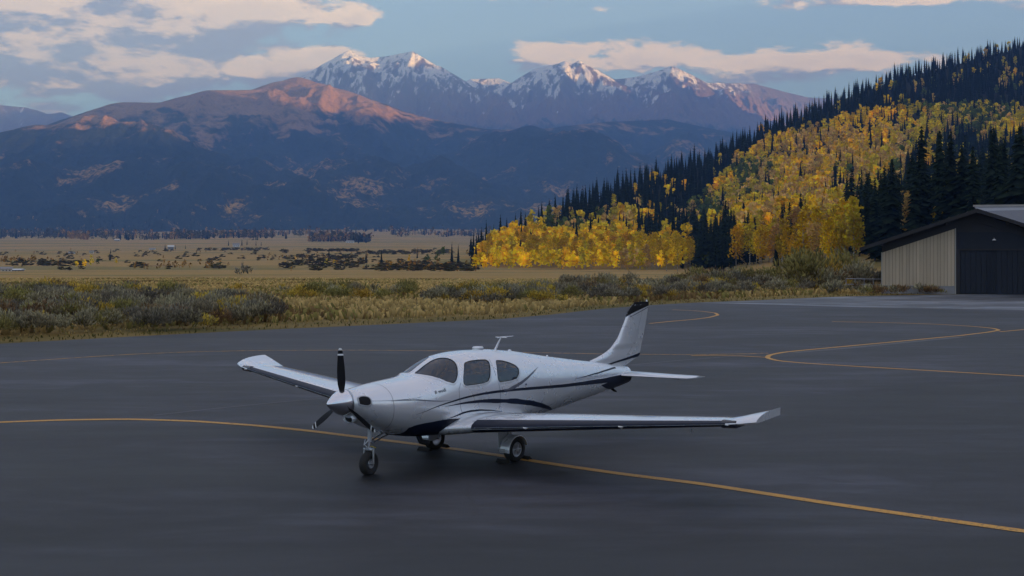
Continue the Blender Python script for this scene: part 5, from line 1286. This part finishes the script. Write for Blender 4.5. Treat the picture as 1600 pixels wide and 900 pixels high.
# rear roof, higher, sloping to the front, pale metal
V = [(RS + .15, .6, RZ - .02), (9.5, -.3, 3.4), (16, -.3, 3.4), (16, 6.0, 6.42), (RS + .2, 6.0, 6.38)]
rr2 = link('rear_roof', mesh('rear_roof', V + [(v[0], v[1], v[2] - .1) for v in V], [(0, 1, 2, 3, 4), (9, 8, 7, 6, 5), (0, 5, 6, 1), (1, 6, 7, 2), (2, 7, 8, 3), (3, 8, 9, 4), (4, 9, 5, 0)], M_roof), hangar)
hbox('ridge_cap', (RS + .1, 5.95, 6.36), (16, 6.1, 6.50), M_trim, rr2)
hbox('rear_wall', (RS + .3, 6.12, 0), (15.8, 6.3, 6.2), M_fasc)
V, Fc = tube([(2.55, -.02, 3.98), (2.55, -.16, 4.0), (2.55, -.22, 3.9)], .015, 8); lm = link('wall_lamp', mesh('wall_lamp', V, Fc, M_trim), hangar)
V, Fc = lathe([(0, .03), (-.05, .10), (-.10, .15), (-.09, .02)], (2.55, -.22, 3.92), (0, 0, 1), 18); link('lamp_shade', mesh('lamp_shade', V, Fc, M_wht), lm)
# rail fence
fx0, fy0 = (1322 - 800) / F * 93, 93.; fx1, fy1 = (1379 - 800) / F * 91.5, 91.5
fence = bpy.data.objects.new('rail_fence', None); COL.objects.link(fence); fence.location = (fx0, fy0, 0); tag(fence, 'low grey metal rail fence running up to the hangar corner', 'fence')
M_rail = mat('grey_rail', metb((.20, .20, .21), (.32, .32, .33), .5))
for k in range(5):
    u = k / 4; V, Fc = tube([((fx1 - fx0) * u, (fy1 - fy0) * u, -.1), ((fx1 - fx0) * u, (fy1 - fy0) * u, .98)], .035, 8); link('post', mesh('post', V, Fc, M_rail), fence)
for z0 in (.97, .55):
    V, Fc = tube([(0, 0, z0), (fx1 - fx0, fy1 - fy0, z0)], .035, 8); link('rail', mesh('rail', V, Fc, M_rail), fence)
# farmsteads on the valley floor
M_fw = mat('farm_white', metb((.55, .55, .54), (.7, .7, .68), .7)); M_fr = mat('farm_roof', metb((.20, .18, .17), (.30, .28, .27), .6)); M_win = mat('window_dark', color=(.03, .035, .04), rough=.2)
def farm(px, py, wpx, hpx, wallm, label, Yd):
    X_ = (px - 800) / F * Yd; z = float(ground_z(X_, Yd)); w = wpx * Yd / F; h = hpx * Yd / F
    f = bpy.data.objects.new('farm_building', None); COL.objects.link(f); f.location = (X_, Yd, z - .3); f.rotation_euler = (0, 0, random.uniform(-.3, .3)); tag(f, label, 'farm building')
    d = w * .5; V, Fc = rbox((-w / 2, -d / 2, 0), (w / 2, d / 2, h * .62), 0); wl = link('wall', mesh('wall', V, Fc, wallm), f)
    V = [(-w / 2 - .5, -d / 2 - .6, h * .60), (w / 2 + .5, -d / 2 - .6, h * .60), (w / 2 + .5, d / 2 + .6, h * .60), (-w / 2 - .5, d / 2 + .6, h * .60), (-w / 2 - .5, 0, h), (w / 2 + .5, 0, h)]
    link('roof', mesh('roof', V, [(0, 1, 5, 4), (2, 3, 4, 5), (0, 4, 3), (1, 2, 5), (3, 2, 1, 0)], M_fr if wallm is M_fw else M_fw), f)
    for k in range(3): V, Fc = rbox((-w * .32 + k * w * .3, -d / 2 - .05, h * .2), (-w * .32 + k * w * .3 + w * .09, -d / 2 - .01, h * .42), 0); link('window', mesh('window', V, Fc, M_win), wl)
farm(112, 398, 9, 4.5, M_fw, 'white farmhouse among the left fields beside a small dark tree', 1180)
farm(143, 397, 6, 5, M_fw, 'small white house at the right end of the left farmstead', 1200)
farm(238, 391, 9, 3.5, M_fw, 'long low white barn left of the dark farm trees', 1650)
farm(267, 390, 9, 7, M_plin, 'grey barn between the two dark farm trees', 1700)
farm(369, 383, 10, 6.5, M_fw, 'bright white barn with a dark conifer on each side', 2050)
farm(547, 379, 12, 4, M_fw, 'long white shed beside the brown wood across the valley', 2600)
farm(10, 429, 16, 8, M_fw, 'white barn at the left edge beyond the golden field', 520)
farm(27, 429, 18, 5, M_plin, 'low grey shed next to the white barn at the left edge', 530)
farm(183, 378, 8, 3, M_plin, 'tiny grey shed at the foot of the far wood', 2700)


# ------------------------------------------------------------------ air
def box_mesh(name, lo, hi, m):
    x0, y0, z0 = lo; x1, y1, z1 = hi
    return mesh(name, [(x0, y0, z0), (x1, y0, z0), (x1, y1, z0), (x0, y1, z0), (x0, y0, z1), (x1, y0, z1), (x1, y1, z1), (x0, y1, z1)],
                [(0, 3, 2, 1), (4, 5, 6, 7), (0, 1, 5, 4), (1, 2, 6, 5), (2, 3, 7, 6), (3, 0, 4, 7)], m)
mh = bpy.data.materials.new('haze_air'); mh.use_nodes = True; mh.node_tree.nodes.clear(); HN = NT(mh.node_tree)
pv = HN.n('ShaderNodeVolumePrincipled'); pv.inputs['Color'].default_value = (.21, .43, 1.0, 1); pv.inputs['Density'].default_value = 1.0e-4
pv.inputs['Absorption Color'].default_value = (.25, .25, .25, 1)
pv.inputs['Anisotropy'].default_value = 0.0
ho = HN.n('ShaderNodeOutputMaterial'); mh.node_tree.links.new(pv.outputs[0], ho.inputs['Volume'])
tag(link('haze', box_mesh('haze', (-15200, -9800, -330), (14600, 18900, 2850), mh)), kind='stuff')
